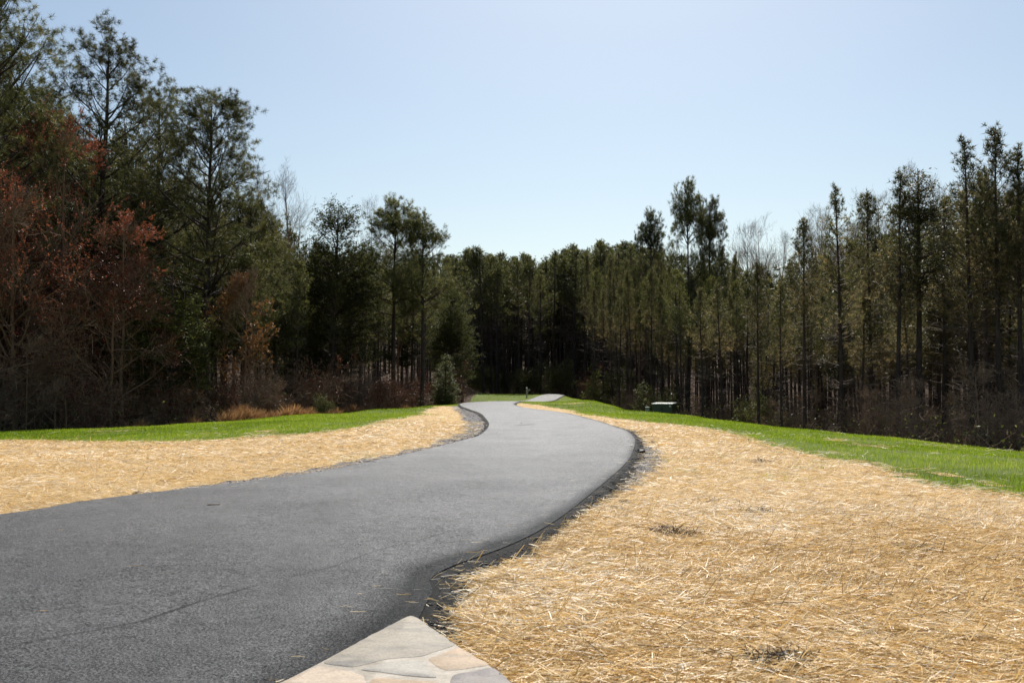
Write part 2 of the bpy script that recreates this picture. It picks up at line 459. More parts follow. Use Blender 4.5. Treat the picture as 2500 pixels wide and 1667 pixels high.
def ground_mat():
    m, nt = new_mat("leaf_litter")
    pos = geo_pos(nt)
    n1 = noise(nt, 0.35, 4, pos); n2 = noise(nt, 9, 4, pos, 0.8)
    c = ramp(nt, n2, [(0.3, (0.03, 0.02, 0.014)), (0.55, (0.11, 0.07, 0.045)), (0.8, (0.26, 0.18, 0.13))])
    c = mix(nt, c, ramp(nt, n1, [(0.3, (0.6, 0.55, 0.5)), (0.7, (1.2, 1.15, 1.1))]), 0.7, 'MULTIPLY')
    finish(nt, c, 0.9, 0.1, bump=n2, bump_s=1.0, bump_d=0.12)
    return m
M_ground = ground_mat()
def bed_mat(name, stops, scale, bd=0.03):
    m, nt = new_mat(name)
    pos = geo_pos(nt)
    mp = N(nt, "ShaderNodeMapping"); mp.inputs['Scale'].default_value = (1, 2.2, 1); mp.inputs['Rotation'].default_value = (0, 0, 0.5); nt.links.new(pos, mp.inputs[0])
    n = noise(nt, scale, 5, mp.outputs[0], 0.8)
    finish(nt, ramp(nt, n, stops), 0.85, 0.15, bump=n, bump_s=0.8, bump_d=bd)
    return m
M_strawbed = bed_mat("straw_bed", [(0.34, (0.11, 0.065, 0.026)), (0.5, (0.52, 0.34, 0.14)), (0.62, (0.86, 0.64, 0.36))], 26)
M_grassbed = bed_mat("grass_thatch", [(0.3, (0.05, 0.06, 0.01)), (0.6, (0.11, 0.15, 0.015)), (0.8, (0.20, 0.22, 0.05))], 14)
M_gravelbed = bed_mat("gravel_dust", [(0.3, (0.14, 0.12, 0.11)), (0.6, (0.30, 0.27, 0.25)), (0.8, (0.42, 0.39, 0.37))], 30)
M_straw = leaf_mat("straw", [(0.0, (0.13, 0.075, 0.025)), (0.25, (0.56, 0.34, 0.11)), (0.6, (0.88, 0.62, 0.26)), (0.88, (0.94, 0.76, 0.46)), (1.0, (0.96, 0.88, 0.74))], 0.25, rough=0.45, spec=0.35, obj_var=0.0)
M_grass = leaf_mat("grass_blades", [(0.0, (0.08, 0.13, 0.006)), (0.5, (0.24, 0.35, 0.014)), (0.85, (0.40, 0.49, 0.03)), (1.0, (0.62, 0.58, 0.20))], 0.55, rough=0.38, spec=0.4, obj_var=0.0)
M_sedge = leaf_mat("dry_sedge", [(0.0, (0.22, 0.10, 0.04)), (0.6, (0.42, 0.22, 0.09)), (1.0, (0.60, 0.38, 0.18))], 0.35, obj_var=0.15)
M_stone = leaf_mat("crushed_stone", [(0.0, (0.06, 0.055, 0.052)), (0.4, (0.26, 0.24, 0.23)), (1.0, (0.55, 0.52, 0.50))], 0.0, rough=0.8, spec=0.2, obj_var=0.0)
M_crumb = leaf_mat("asphalt_crumbs", [(0.0, (0.006, 0.006, 0.006)), (0.8, (0.028, 0.027, 0.026)), (1.0, (0.13, 0.125, 0.12))], 0.0, rough=0.6, spec=0.2, obj_var=0.0)

# ------------------------------------------------------------------ ground sheet
def graded(a, b, fine, k):
    out = [a]; s = fine
    while out[-1] < b:
        out.append(out[-1] + s); s *= k
    return np.array(out)
half = graded(0, 1500, 0.22, 1.028)
gx = np.concatenate([-half[:0:-1], half])
gy = np.concatenate([-graded(0, 120, 0.5, 1.15)[:0:-1] + 0, graded(0, 1500, 0.22, 1.0135)])
GX, GY = np.meshgrid(gx, gy)
GZ = terrain(GX, GY)
FP = np.stack([GX.ravel(), GY.ravel()], 1)
rr_ = np.hypot(GX, GY)
# gentle unevenness, none under the road
bump = ((vnoise(FP * 0.35, 5) - 0.5) * 0.10 + (vnoise(FP * 1.3, 6) - 0.5) * 0.035).reshape(GX.shape)
onroad = inpoly(FP, road_poly).reshape(GX.shape)
dist_far = np.clip((rr_ - crest_r(np.arctan2(GX, GY)) - 5) / 20, 0, 1)
GZ = GZ + bump * np.where(onroad, 0, 0.35) - 0.02 + dist_far * ((vnoise(FP * 0.08, 11) - 0.5) * 1.2).reshape(GX.shape)
nx, ny = len(gx), len(gy)
ii = np.arange(ny - 1)[:, None] * nx + np.arange(nx - 1)[None]
quads = np.stack([ii, ii + 1, ii + nx + 1, ii + nx], -1).reshape(-1, 4)
me = mesh_np("ground", np.stack([GX, GY, GZ], -1).reshape(-1, 3), [(quads, 0)], [M_ground], smooth=True)
ground = link(bpy.data.objects.new("ground", me)); tag(ground, kind="structure")
def ground_z(x, y):
    """height of the built sheet"""
    x = np.asarray(x, float); y = np.asarray(y, float)
    i = np.clip(np.searchsorted(gx, x) - 1, 0, nx - 2); j = np.clip(np.searchsorted(gy, y) - 1, 0, ny - 2)
    fx = (x - gx[i]) / (gx[i + 1] - gx[i]); fy = (y - gy[j]) / (gy[j + 1] - gy[j])
    return (GZ[j, i] * (1 - fx) + GZ[j, i + 1] * fx) * (1 - fy) + (GZ[j + 1, i] * (1 - fx) + GZ[j + 1, i + 1] * fx) * fy
def gz1(x, y):
    return float(ground_z(np.array([x]), np.array([y]))[0])

# cover beds: cells of the sheet lifted a little, by what covers them
cc = np.stack([GX[:-1, :-1] + np.diff(GX, axis=1)[:-1] / 2, GY[:-1, :-1] + np.diff(GY, axis=0)[:, :-1] / 2], -1).reshape(-1, 2)
near = (np.hypot(cc[:, 0], cc[:, 1]) < 175) & (cc[:, 1] > -14)
ccl = np.zeros(len(cc), int)
ccl[near] = classify(cc[near], 0.25)
# a cell whose any corner lies under the paving or road keeps its bed just below
def bed(k, lift):
    q = quads[(ccl == k)]
    used, inv = np.unique(q, return_inverse=True)
    v = np.stack([GX.ravel()[used], GY.ravel()[used], GZ.ravel()[used] + lift], 1)
    return v, inv.reshape(-1, 4)

# ------------------------------------------------------------------ road slab
def fillstrip(A, B, n):
    s = np.linspace(0, 1, n)[None, :, None]
    return A[:, None, :] * (1 - s) + B[:, None, :] * s
CS = 15
strip = fillstrip(LE, RE, CS)
rz = terrain(strip[..., 0], strip[..., 1]) + ROAD_OFF
arc = np.concatenate([[0], np.cumsum(np.linalg.norm(np.diff((LE + RE) / 2, axis=0), axis=1))])
vv = np.broadcast_to(np.linspace(0, 1, CS)[None], rz.shape)
uvw = np.stack([vv, np.broadcast_to(arc[:, None] / 100, rz.shape), np.zeros_like(rz)], -1)
top = np.concatenate([strip, rz[..., None]], -1)
nr = len(LE)
ii = np.arange(nr - 1)[:, None] * CS + np.arange(CS - 1)[None]
rq = np.stack([ii, ii + 1, ii + CS + 1, ii + CS], -1).reshape(-1, 4)
road = link(bpy.data.objects.new("road", mesh_np("road", top.reshape(-1, 3), [(rq, 0)], [M_asphalt], uv=uvw.reshape(-1, 3), smooth=True)))
tag(road, kind="structure")
def skirt(E, other, wide):
    """the raw broken edge: finely resampled, rounded down to the soil"""
    seg = np.linalg.norm(np.diff(E, axis=0), axis=1); s = np.concatenate([[0], np.cumsum(seg)])
    mids = s[np.searchsorted(E[:, 1], 60) if np.searchsorted(E[:, 1], 60) < len(s) else -1]
    ss = np.concatenate([np.arange(0, 40, 0.07), np.arange(40, s[-1], 0.4)])
    P = np.stack([np.interp(ss, s, E[:, 0]), np.interp(ss, s, E[:, 1])], 1)
    O = np.stack([np.interp(ss, s, other[:, 0]), np.interp(ss, s, other[:, 1])], 1)
    T = unit(np.gradient(P, axis=0)); Nn = np.stack([T[:, 1], -T[:, 0]], 1)
    sgn = np.sign(((P - O) * Nn).sum(1))[:, None]
    Nn = Nn * sgn
    w = wide(P)[:, None] * (0.75 + 0.5 * vnoise(np.stack([ss * 1.7, ss * 0], 1), 3)[:, None] + 0.7 * (vnoise(np.stack([ss * 6, ss * 0], 1), 4)[:, None] - 0.5) + 0.4 * (vnoise(np.stack([ss * 14, ss * 0], 1), 14)[:, None] - 0.5))
    rows = []
    for f, dz in ((-0.10, 0.0), (0.15, -0.004), (0.45, -0.022), (0.75, -0.05), (1.05, -0.11)):
        Q = P + Nn * w * f
        jz = (vnoise(np.stack([ss * 14 + f * 31, ss * 0 + f * 7], 1), 8) - 0.5) * (0.045 if f > 0.2 else 0.012 if f > 0 else 0)
        z0 = terrain(P[:, 0], P[:, 1]) + ROAD_OFF
        rows.append(np.stack([Q[:, 0], Q[:, 1], z0 + dz + jz + (-0.012 if f < 0 else 0)], 1))
    V = np.stack(rows, 1); n, k = V.shape[:2]
    ii = np.arange(n - 1)[:, None] * k + np.arange(k - 1)[None]
    q = np.stack([ii, ii + k, ii + k + 1, ii + 1], -1).reshape(-1, 4)
    if sgn.mean() > 0: q = q[:, ::-1]
    return V.reshape(-1, 3), q, P, Nn, w[:, 0]
def wide_r(P):
    return np.interp(P[:, 1], [5, 7, 9, 12, 20, 40, 100], [0.30, 0.34, 0.34, 0.27, 0.23, 0.19, 0.19])
def wide_l(P):
    return np.interp(P[:, 1], [5, 14, 30, 40, 100], [0.10, 0.10, 0.16, 0.24, 0.2])
VR, QR, PR, NR, WR = skirt(RE, LE, wide_r)
VL, QL, PL, NL, WL = skirt(LE, RE, wide_l)
def roadedge(V, q):
    o = link(bpy.data.objects.new("road_edge", mesh_np("road_edge", V, [(q, 0)], [M_edge])), road)
    return o
roadedge(VR, QR)
roadedge(VL, QL)
# dark fan-shaped patch on the far bend: a sheet 4 mm over the asphalt
fan = unproject(dens([(1255, 1039), (1272, 1035), (1274, 1024), (1282, 1021), (1296, 1027), (1305, 1036), (1285, 1037)], 2), ROAD_OFF)
fan = np.array(fan); cen = fan.mean(0)
fv = np.vstack([cen[None], fan]); fz = terrain(fv[:, 0], fv[:, 1]) + ROAD_OFF + 0.012
ft = [[0, i + 1, (i + 1) % len(fan) + 1] for i in range(len(fan))]
def edge_zone(P, f=0.95):
    r = np.zeros(len(P), bool)
    for Pe, Ne, We in ((PR, NR, WR), (PL, NL, WL)):
        k = np.arange(0, len(Pe), 3)
        r |= inpoly(P, np.vstack([Pe[k], (Pe[k] + Ne[k] * We[k][:, None] * f)[::-1]]))
    return r
# ------------------------------------------------------------------ loose pieces: straw, grass, stones
def random_ground(n, xr, yr):
    return np.stack([rng.uniform(*xr, n), rng.uniform(*yr, n)], 1)
def view_sample(n, u0, u1, d0, d1, power):
    """points spread over the ground fan in front of the photographer, denser towards him"""
    s = rng.random(n)
    d = (d0 ** power + s * (d1 ** power - d0 ** power)) ** (1 / power)
    u = rng.uniform(u0, u1, n)
    return np.stack([u * d, d], 1)

def straws(P, Lr, wr, tilt, seed_rnd, zoff, heap=1.0):
    n = len(P)
    r = np.hypot(P[:, 0], P[:, 1])
    sc = np.clip(r / 16, 1, 2.0)
    L = rng.uniform(*Lr, n) * np.where(rng.random(n) < 0.12, 1.7, 1) * (0.7 + 0.3 * sc)
    w = rng.uniform(*wr, n) * sc
    flow = (vnoise(P * 0.45, 21) - 0.5) * 2.4 + 0.15
    az = flow * 0.7 + rng.normal(0, 0.62, n)
    el = rng.normal(0, tilt, n)
    stick = rng.random(n) < 0.03 * heap
    el = np.where(stick, rng.uniform(0.3, 1.1, n), el)
    D = np.stack([np.cos(az) * np.cos(el), np.sin(az) * np.cos(el), np.sin(el)], 1)
    S = unit(np.cross(D, np.array([0, 0, 1.0]))); U = np.cross(S, D)
    roll = rng.uniform(-1.1, 1.1, n)
    S = S * np.cos(roll)[:, None] + U * np.sin(roll)[:, None]
    clump = heap * (vnoise(P * 1.6, 22) * 0.05 + vnoise(P * 5.0, 23) * 0.028)
    z = ground_z(P[:, 0], P[:, 1]) + zoff + clump + heap * rng.random(n) ** 1.7 * 0.035 + np.where(stick, np.abs(np.sin(el)) * L / 2, np.abs(np.sin(el)) * L * 0.2)
    C = np.stack([P[:, 0], P[:, 1], z], 1)
    bend = (rng.normal(0, 0.06, n) * L)[:, None] * np.cross(D, S)
    a = C - D * (L / 2)[:, None]; m = C + bend; b = C + D * (L / 2)[:, None]
    h = S * (w / 2)[:, None]
    nr_ = r < 9.5          # bent in the middle where it can be seen
    k1, k2 = np.nonzero(nr_)[0], np.nonzero(~nr_)[0]
    Va = np.stack([a - h, a + h, m - h, m + h, b - h * 0.7, b + h * 0.7], 1)[k1]
    Vb = np.stack([a - h, a + h, b - h * 0.7, b + h * 0.7], 1)[k2]
    qa = (np.array([[0, 2, 3, 1], [2, 4, 5, 3]])[None] + (np.arange(len(k1)) * 6)[:, None, None]).reshape(-1, 4)
    qb = (np.array([[0, 2, 3, 1]])[None] + (np.arange(len(k2)) * 4)[:, None, None] + len(k1) * 6).reshape(-1, 4)
    V = np.vstack([Va.reshape(-1, 3), Vb.reshape(-1, 3)]); q = np.vstack([qa, qb])
    patch = np.clip((vnoise(P * 0.7, 31) - 0.5) * 0.5, -0.3, 0.3)
    rv = np.clip(np.where(rng.random(n) < 0.14, 0.95, rng.beta(1.9, 1.3, n)) + patch * 0.5 + rng.normal(0, 0.05, n), 0, 1)
    return V, q, np.concatenate([np.repeat(rv[k1], 6), np.repeat(rv[k2], 4)])

P = np.vstack([view_sample(270000, -0.66, 0.66, 4.6, 14, 1.35), view_sample(210000, -0.62, 0.62, 12, 45, 0.9), view_sample(15000, -0.3, 0.3, 40, 100, 1.0)])
cl = classify(P, 0.30)
# some straw strays on to the gravel, the lawn and the crumbs
stray = (cl == 3) & (rng.random(len(P)) < 0.22) | (cl == 1) & (rng.random(len(P)) < 0.008 + 0.5 * np.clip(vnoise(P * 0.35, 41) - 0.80, 0, 1) * 4)
P = P[(cl == 2) | stray]
P = P[~edge_zone(P, 0.8) | (rng.random(len(P)) < 0.13)]
V1, q1, r1 = straws(P, (0.06, 0.20), (0.0030, 0.0070), 0.15, 0, 0.012)
Pr = np.vstack([view_sample(2600, -0.6, 0.5, 5, 40, 1.0)])
kk = (classify(Pr) == 4)
near_edge = inpoly(Pr, np.vstack([RE[::2], (RE + unit(LE - RE) * 0.55)[::2][::-1]])) | inpoly(Pr, np.vstack([LE[::2], (LE + unit(RE - LE) * 0.5)[::2][::-1]]))
Pr = Pr[kk & (near_edge | (rng.random(len(Pr)) < 0.015))]
V0, q0, r0_ = straws(Pr, (0.04, 0.12), (0.003, 0.005), 0.02, 0, 0.0, heap=0.0)
V0[:, 2] += ROAD_OFF + 0.006 + terrain(V0[:, 0], V0[:, 1]) - ground_z(V0[:, 0], V0[:, 1])
q1 = np.vstack([q1, q0 + len(V1)]); V1 = np.vstack([V1, V0]); r1 = np.concatenate([r1, r0_])
bv, bq = bed(2, 0.012)
V = np.vstack([V1, bv]); r = np.concatenate([r1, np.zeros(len(bv))])
straw_ob = link(bpy.data.objects.new("straw_mulch", mesh_np("straw_mulch", V, [(q1, 0), (bq + len(V1), 1)], [M_straw, M_strawbed], rnd=r)))
tag(straw_ob, "loose golden straw mulch spread on both banks beside the road", "straw", kind="stuff")

def blades(P, H, w, lean=0.35):
    n = len(P)
    z = ground_z(P[:, 0], P[:, 1])
    az = rng.uniform(0, 2 * np.pi, n)
    S = np.stack([np.cos(az), np.sin(az), np.zeros(n)], 1) * (w / 2)[:, None]
    az2 = rng.uniform(0, 2 * np.pi, n); ln = rng.random(n) * lean
    tip = np.stack([np.cos(az2) * ln * H, np.sin(az2) * ln * H, H], 1)
    C = np.stack([P[:, 0], P[:, 1], z - 0.005], 1)
    V = np.stack([C - S, C + S, C + tip], 1)
    t = np.arange(n * 3).reshape(-1, 3)
    return V.reshape(-1, 3), t
P = np.vstack([view_sample(420000, -0.62, 0.62, 12, 60, 0.8), view_sample(330000, -0.56, 0.56, 30, 95, 1.0), view_sample(60000, -0.1, 0.14, 90, 150, 1.0)])
cl = classify(P, 0.35)
thin = vnoise(P * 0.55, 51)
keep = (cl == 1) & (rng.random(len(P)) < np.clip(0.35 + (thin - 0.18) * 3, 0.35, 1)) | (cl == 2) & (rng.random(len(P)) < np.clip((vnoise(P * 0.6, 53) - 0.76) * 1.2, 0.0, 0.2))
for (cx, cy), ra, rb in GRASS_PATCHES:
    keep |= (cl == 2) & (((P[:, 0] - cx) / ra) ** 2 + ((P[:, 1] - cy) / rb) ** 2 < vnoise(P * 3, 72) * 1.3) & (rng.random(len(P)) < 0.45)
P = P[keep]
r = np.hypot(P[:, 0], P[:, 1])
Hh = rng.uniform(0.05, 0.12, len(P)) * (0.75 + 0.5 * vnoise(P * 0.8, 52)); ww = rng.uniform(0.006, 0.011, len(P)) * np.clip(r / 25, 1, 3.2)
V1, t1 = blades(P, Hh, ww)
rv = np.repeat(np.clip(rng.beta(2.2, 2.6, len(P)) * 0.95 + (vnoise(P * 0.25, 54) - 0.5) * 0.45 + (vnoise(P * 1.2, 55) - 0.5) * 0.35 + np.where(rng.random(len(P)) < 0.05, 0.5, 0), 0, 1), 3)
bv, bq = bed(1, 0.004)
V = np.vstack([V1, bv]); r_ = np.concatenate([rv, np.zeros(len(bv))])
grass_ob = link(bpy.data.objects.new("lawn_grass", mesh_np("lawn_grass", V, [(t1, 0), (bq + len(V1), 1)], [M_grass, M_grassbed], rnd=r_)))
tag(grass_ob, "young bright green grass on the verges between straw and woods", "grass", kind="stuff")

OCT_V = np.array([[1, 0, 0], [-1, 0, 0], [0, 1, 0], [0, -1, 0], [0, 0, 1], [0, 0, -1]], float)
OCT_F = np.array([[0, 2, 4], [2, 1, 4], [1, 3, 4], [3, 0, 4], [2, 0, 5], [1, 2, 5], [3, 1, 5], [0, 3, 5]])
def stones(P, z, size):
    n = len(P)
    s = size[:, None] * rng.uniform(0.5, 1.3, (n, 3)) * np.array([1, 1, 0.7])
    V = OCT_V[None] * s[:, None, :] * rng.uniform(0.6, 1.3, (n, 6, 1))
    a = rng.uniform(0, 2 * np.pi, n); c, sn = np.cos(a)[:, None], np.sin(a)[:, None]
    x = V[..., 0] * c - V[..., 1] * sn; y = V[..., 0] * sn + V[..., 1] * c
    V = np.stack([x + P[:, :1], y + P[:, 1:2], V[..., 2] + z[:, None]], -1)
    f = OCT_F[None] + (np.arange(n) * 6)[:, None, None]
    return V.reshape(-1, 3), f.reshape(-1, 3)
P = np.vstack([view_sample(90000, -0.35, 0.2, 11, 60, 0.9), view_sample(26000, -0.12, 0.02, 30, 70, 1.0), view_sample(30000, 0.0, 0.2, 12, 30, 1)])
P = P[classify(P, 0.3) == 3]
r = np.hypot(P[:, 0], P[:, 1])
V1, t1 = stones(P, ground_z(P[:, 0], P[:, 1]) + 0.012, rng.uniform(0.010, 0.03, len(P)) * np.clip(r / 25, 0.8, 1.6))
rv = np.repeat(rng.beta(1.6, 1.3, len(P)), 6)
bv, bq = bed(3, 0.008)
grav = link(bpy.data.objects.new("gravel", mesh_np("gravel", np.vstack([V1, bv]), [(t1, 0), (bq + len(V1), 1)], [M_stone, M_gravelbed], rnd=np.concatenate([rv, np.zeros(len(bv))]))))
tag(grav, "loose grey crushed stone along the shoulders of the road bends", "gravel", kind="stuff")
# black crumbs along the raw edge
cr = []
for Pe, Ne, We, ymax, dn in ((PR, NR, WR, 40, 19), (PL, NL, WL, 50, 6)):
    m = (Pe[:, 1] > 4.5) & (Pe[:, 1] < ymax)
    A, B, W = Pe[m], Ne[m], We[m]
    k = rng.integers(0, len(A), len(A) * dn)
    off = rng.uniform(0.2, 1.25, len(k)) * W[k] 
    Q = A[k] + B[k] * off[:, None] + rng.normal(0, 0.03, (len(k), 2))
    zz = np.maximum(terrain(Q[:, 0], Q[:, 1]) + ROAD_OFF - 0.09 * np.clip(off / W[k], 0, 1) ** 1.5, ground_z(Q[:, 0], Q[:, 1]) + 0.012)
    cr.append(np.column_stack([Q, zz]))
Q = np.vstack(cr)
V1, t1 = stones(Q[:, :2], Q[:, 2] + 0.003, rng.uniform(0.004, 0.012, len(Q)) * np.where(rng.random(len(Q)) < 0.12, 2.0, 1))
crumbs = link(bpy.data.objects.new("asphalt_crumbs", mesh_np("asphalt_crumbs", V1, [(t1, 0)], [M_crumb], rnd=np.repeat(rng.random(len(Q)) ** 1.5, 6))))
tag(crumbs, "black loose asphalt crumbs along the raw edges of the road", "asphalt crumbs", kind="stuff")
patch = link(bpy.data.objects.new("asphalt_patch", mesh_np("asphalt_patch", np.column_stack([fv, fz]), [(np.array(ft), 0)], [M_stain])), road)

# ------------------------------------------------------------------ flagstone paving
def stone_mat(name, cols, scale=3.0):
    m, nt = new_mat(name)
    tc = geo_pos(nt)
    mp = N(nt, "ShaderNodeMapping"); mp.inputs['Scale'].default_value = (1, 2.6, 1); mp.inputs['Rotation'].default_value = (0, 0, 0.6); nt.links.new(tc, mp.inputs[0])
    n = noise(nt, scale, 5, mp.outputs[0], 0.6); f = noise(nt, 60, 3, tc)
    c = ramp(nt, n, [(0.3, cols[0]), (0.5, cols[1]), (0.7, cols[2])])
    c = mix(nt, c, ramp(nt, f, [(0.3, (0.72, 0.71, 0.70)), (0.7, (1.12, 1.12, 1.12))]), 0.8, 'MULTIPLY')
    c = mix(nt, c, ramp(nt, noise(nt, 5, 5, tc, 0.7), [(0.35, (0.80, 0.78, 0.75)), (0.6, (1.06, 1.05, 1.03))]), 0.8, 'MULTIPLY')
    ad = N(nt, "ShaderNodeMath", operation='MULTIPLY_ADD'); nt.links.new(n, ad.inputs[0]); ad.inputs[1].default_value = 3.0; nt.links.new(f, ad.inputs[2])
    finish(nt, c, 0.7, 0.3, bump=ad.outputs[0], bump_s=0.5, bump_d=0.004)
    return m
SM = {
    'grey': stone_mat("grey_beige_flagstone", [(0.209, 0.196, 0.174), (0.331, 0.296, 0.239), (0.374, 0.326, 0.261)]),
    'orange': stone_mat("peach_flagstone", [(0.348, 0.296, 0.235), (0.435, 0.326, 0.222), (0.479, 0.365, 0.261)]),
    'mid': stone_mat("pale_grey_flagstone", [(0.296, 0.278, 0.244), (0.365, 0.339, 0.296), (0.4, 0.365, 0.313)]),
    'sand': stone_mat("sand_flagstone", [(0.365, 0.296, 0.226), (0.461, 0.374, 0.287), (0.487, 0.392, 0.296)]),
    'blue': stone_mat("blue_grey_flagstone", [(0.174, 0.161, 0.157), (0.235, 0.213, 0.204), (0.304, 0.27, 0.244)]),
    'tan': stone_mat("tan_flagstone", [(0.348, 0.261, 0.174), (0.435, 0.322, 0.217), (0.461, 0.365, 0.261)]),
}
M_mortar = stone_mat("pale_mortar", [(0.34, 0.30, 0.245), (0.40, 0.355, 0.295), (0.44, 0.395, 0.33)], 8)
paving = link(bpy.data.objects.new("flagstone_paving", None)); paving.location = (-0.4, 5.0, 0)
tag(paving, "corner of irregular flagstone paving with pale mortar at the bottom of the view", "paving")
def slab(name, poly, ztop, thick, mat, parent, wob=0.008, inset=0.0022):
    P = np.array(poly)
    # resample and roughen the outline
    Q = []
    for i in range(len(P)):
        a, b = P[i], P[(i + 1) % len(P)]
        n = max(2, int(np.linalg.norm(b - a) / 0.035))
        for k in range(n): Q.append(a + (b - a) * k / n)
    Q = np.array(Q)
    for _ in range(1):
        Q = 0.5 * Q + 0.25 * (np.roll(Q, 1, 0) + np.roll(Q, -1, 0))
    c = Q.mean(0)
    nrm = unit(Q - c)
    Q = Q + nrm * ((vnoise(Q * 14, 61) - 0.5) * 2 * wob)[:, None]
    n = len(Q)
    rings = [(0, -thick), (0, -inset * 1.1), (inset * 0.45, -inset * 0.35), (inset * 1.4, 0.0)]
    V = [np.column_stack([Q - nrm * d, np.full(n, ztop + dz)]) for d, dz in rings]
    V.append(np.array([[c[0], c[1], ztop + 0.0015]]))
    V = np.vstack(V); qs = []
    for k in range(3):
        for i in range(n):
            j = (i + 1) % n
            qs.append([k * n + i, k * n + j, (k + 1) * n + j, (k + 1) * n + i])
    ts = [[3 * n + i, 3 * n + (i + 1) % n, 4 * n] for i in range(n)]
    off = np.array([parent.location.x, parent.location.y, 0])
    ob = bpy.data.objects.new(name, mesh_np(name, V - off, [(np.array(qs), 0), (np.array(ts), 0)], [mat]))
    return link(ob, parent)
mort = px_plane(PATIO_PX, PZ - 0.0025) + [(1.15, 3.0), (-2.6, 2.0)]
mp_ = np.array(mort); mc = np.array([-0.6, 4.5]); mort = list(mc + (mp_ - mc) * 0.994)
slab("mortar_bed", mort, PZ - 0.0025, 0.10, M_mortar, paving, wob=0.002, inset=0.003)
def fs(pxs, col, extra=[]):
    slab("flagstone", px_plane(pxs, PZ) + extra, PZ + random.uniform(-0.001, 0.002), 0.05, SM[col], paving)
fs([(784, 1618), (868, 1569), (987, 1507), (1003, 1500), (1018, 1507), (1106, 1567), (1113, 1572), (1031, 1600), (942, 1608), (859, 1628)], 'grey')
fs([(1120, 1577), (1195, 1621), (1140, 1632), (1084, 1637), (1064, 1624), (1043, 1607)], 'orange')
fs([(1021, 1610), (1038, 1618), (1070, 1654), (1017, 1651), (942, 1641), (874, 1634), (942, 1615)], 'mid')
fs([(680, 1667), (779, 1622), (850, 1635), (890, 1650), (893, 1668), (880, 1740)], 'sand', [(-1.9, 4.3)])
fs([(1108, 1645), (1203, 1627), (1255, 1667), (1290, 1700), (1200, 1725), (1090, 1700), (1098, 1660)], 'blue')
fs([(905, 1656), (925, 1652), (1017, 1660), (1084, 1665), (1080, 1700), (1000, 1730), (900, 1728)], 'tan')
fs([(1300, 1706), (1400, 1790), (1330, 1850), (1180, 1860), (1085, 1800), (1090, 1712), (1200, 1736)], 'grey')
fs([(890, 1740), (1000, 1742), (1075, 1715), (1070, 1800), (1000, 1880), (800, 1880), (700, 1800)], 'orange')
fs([(1085, 1815), (1180, 1872), (1200, 2000), (900, 2000), (860, 1895), (1005, 1892)], 'mid')

# ------------------------------------------------------------------ trees: branches grown level by level
UPV = np.array([0, 0, 1.0])
def tubes(P, R, s):
    """P (n,k,3), R (n,k): tapered tubes with s sides; s=2 gives flat ribbons"""
    n, k = P.shape[:2]
    T = unit(np.gradient(P, axis=1))
    ref = unit(rng.normal(size=(n, 1, 3)) + 0 * T)
    U = unit(np.cross(T, ref)); W = np.cross(T, U)
    if s == 2:
        V = np.stack([P - U * R[..., None], P + U * R[..., None]], 2)
        base = np.arange(n)[:, None] * (2 * k) + np.arange(k - 1)[None] * 2
        q = np.stack([base, base + 1, base + 3, base + 2], -1)
        return V.reshape(-1, 3), q.reshape(-1, 4)
    a = np.arange(s) * 2 * np.pi / s
    V = P[:, :, None] + R[:, :, None, None] * (U[:, :, None] * np.cos(a)[None, None, :, None] + W[:, :, None] * np.sin(a)[None, None, :, None])
    base = np.arange(n)[:, None, None] * (k * s) + np.arange(k - 1)[None, :, None] * s
    i = np.arange(s)[None, None]; j = (i + 1) % s
    q = np.stack([base + i, base + j, base + s + j, base + s + i], -1)
    return V.reshape(-1, 3), q.reshape(-1, 4)

def at_t(P, R, idx, t):
    k = P.shape[1]
    f = t * (k - 1); i = np.minimum(f.astype(int), k - 2); f = f - i
    p = P[idx, i] * (1 - f)[:, None] + P[idx, i + 1] * f[:, None]
    r = R[idx, i] * (1 - f) + R[idx, i + 1] * f
    return p, r, unit(P[idx, i + 1] - P[idx, i])

def shoot(p, d, L, K, up=0.0, wob=0.1):
    """polylines from points p along d, bending up by 'up' over their length"""
    n = len(p); out = [p]; d = d.copy(); cur = p
    st = (L / (K - 1))[:, None]
    up = np.broadcast_to(np.asarray(up, float), (n,))[:, None]
    for _ in range(K - 1):
        d = unit(d + UPV * up / (K - 1) + rng.normal(size=d.shape) * wob)
        cur = cur + d * st
        out.append(cur)
    return np.stack(out, 1)

def children(P, R, n, t0, t1, ang, Lf, K, up, wob, rr=0.55, flat=0.0, drop=0.0, tip=0.25, lenk=0.0):
    N_ = len(P)
    idx = np.repeat(np.arange(N_), n)
    t = rng.uniform(t0, t1, len(idx))
    if drop > 0:
        k = rng.random(len(idx)) > drop; idx, t = idx[k], t[k]
    if lenk > 0:        # short shoots carry fewer side shoots
        l_ = np.linalg.norm(P[:, -1] - P[:, 0], axis=1)
        k = rng.random(len(idx)) < np.clip(l_[idx] / (lenk * np.percentile(l_, 95)), 0.18, 1); idx, t = idx[k], t[k]
    p, r, T = at_t(P, R, idx, t)
    pr = rng.normal(size=T.shape); pr[:, 2] *= (1 - flat)
    pr = unit(pr - (pr * T).sum(1, keepdims=True) * T)
    a = rng.normal(ang[0], ang[1], len(idx))
    D = unit(T * np.cos(a)[:, None] + pr * np.sin(a)[:, None])
    Lp = np.linalg.norm(P[:, -1] - P[:, 0], axis=1)[idx]
    L = Lf(Lp, t) * rng.uniform(0.7, 1.3, len(idx))
    Q = shoot(p, D, L, K, up, wob)
    Rr = np.minimum(r * rr, 0.03 * L + 0.004)[:, None] * np.linspace(1, tip, K)[None]
    return Q, Rr

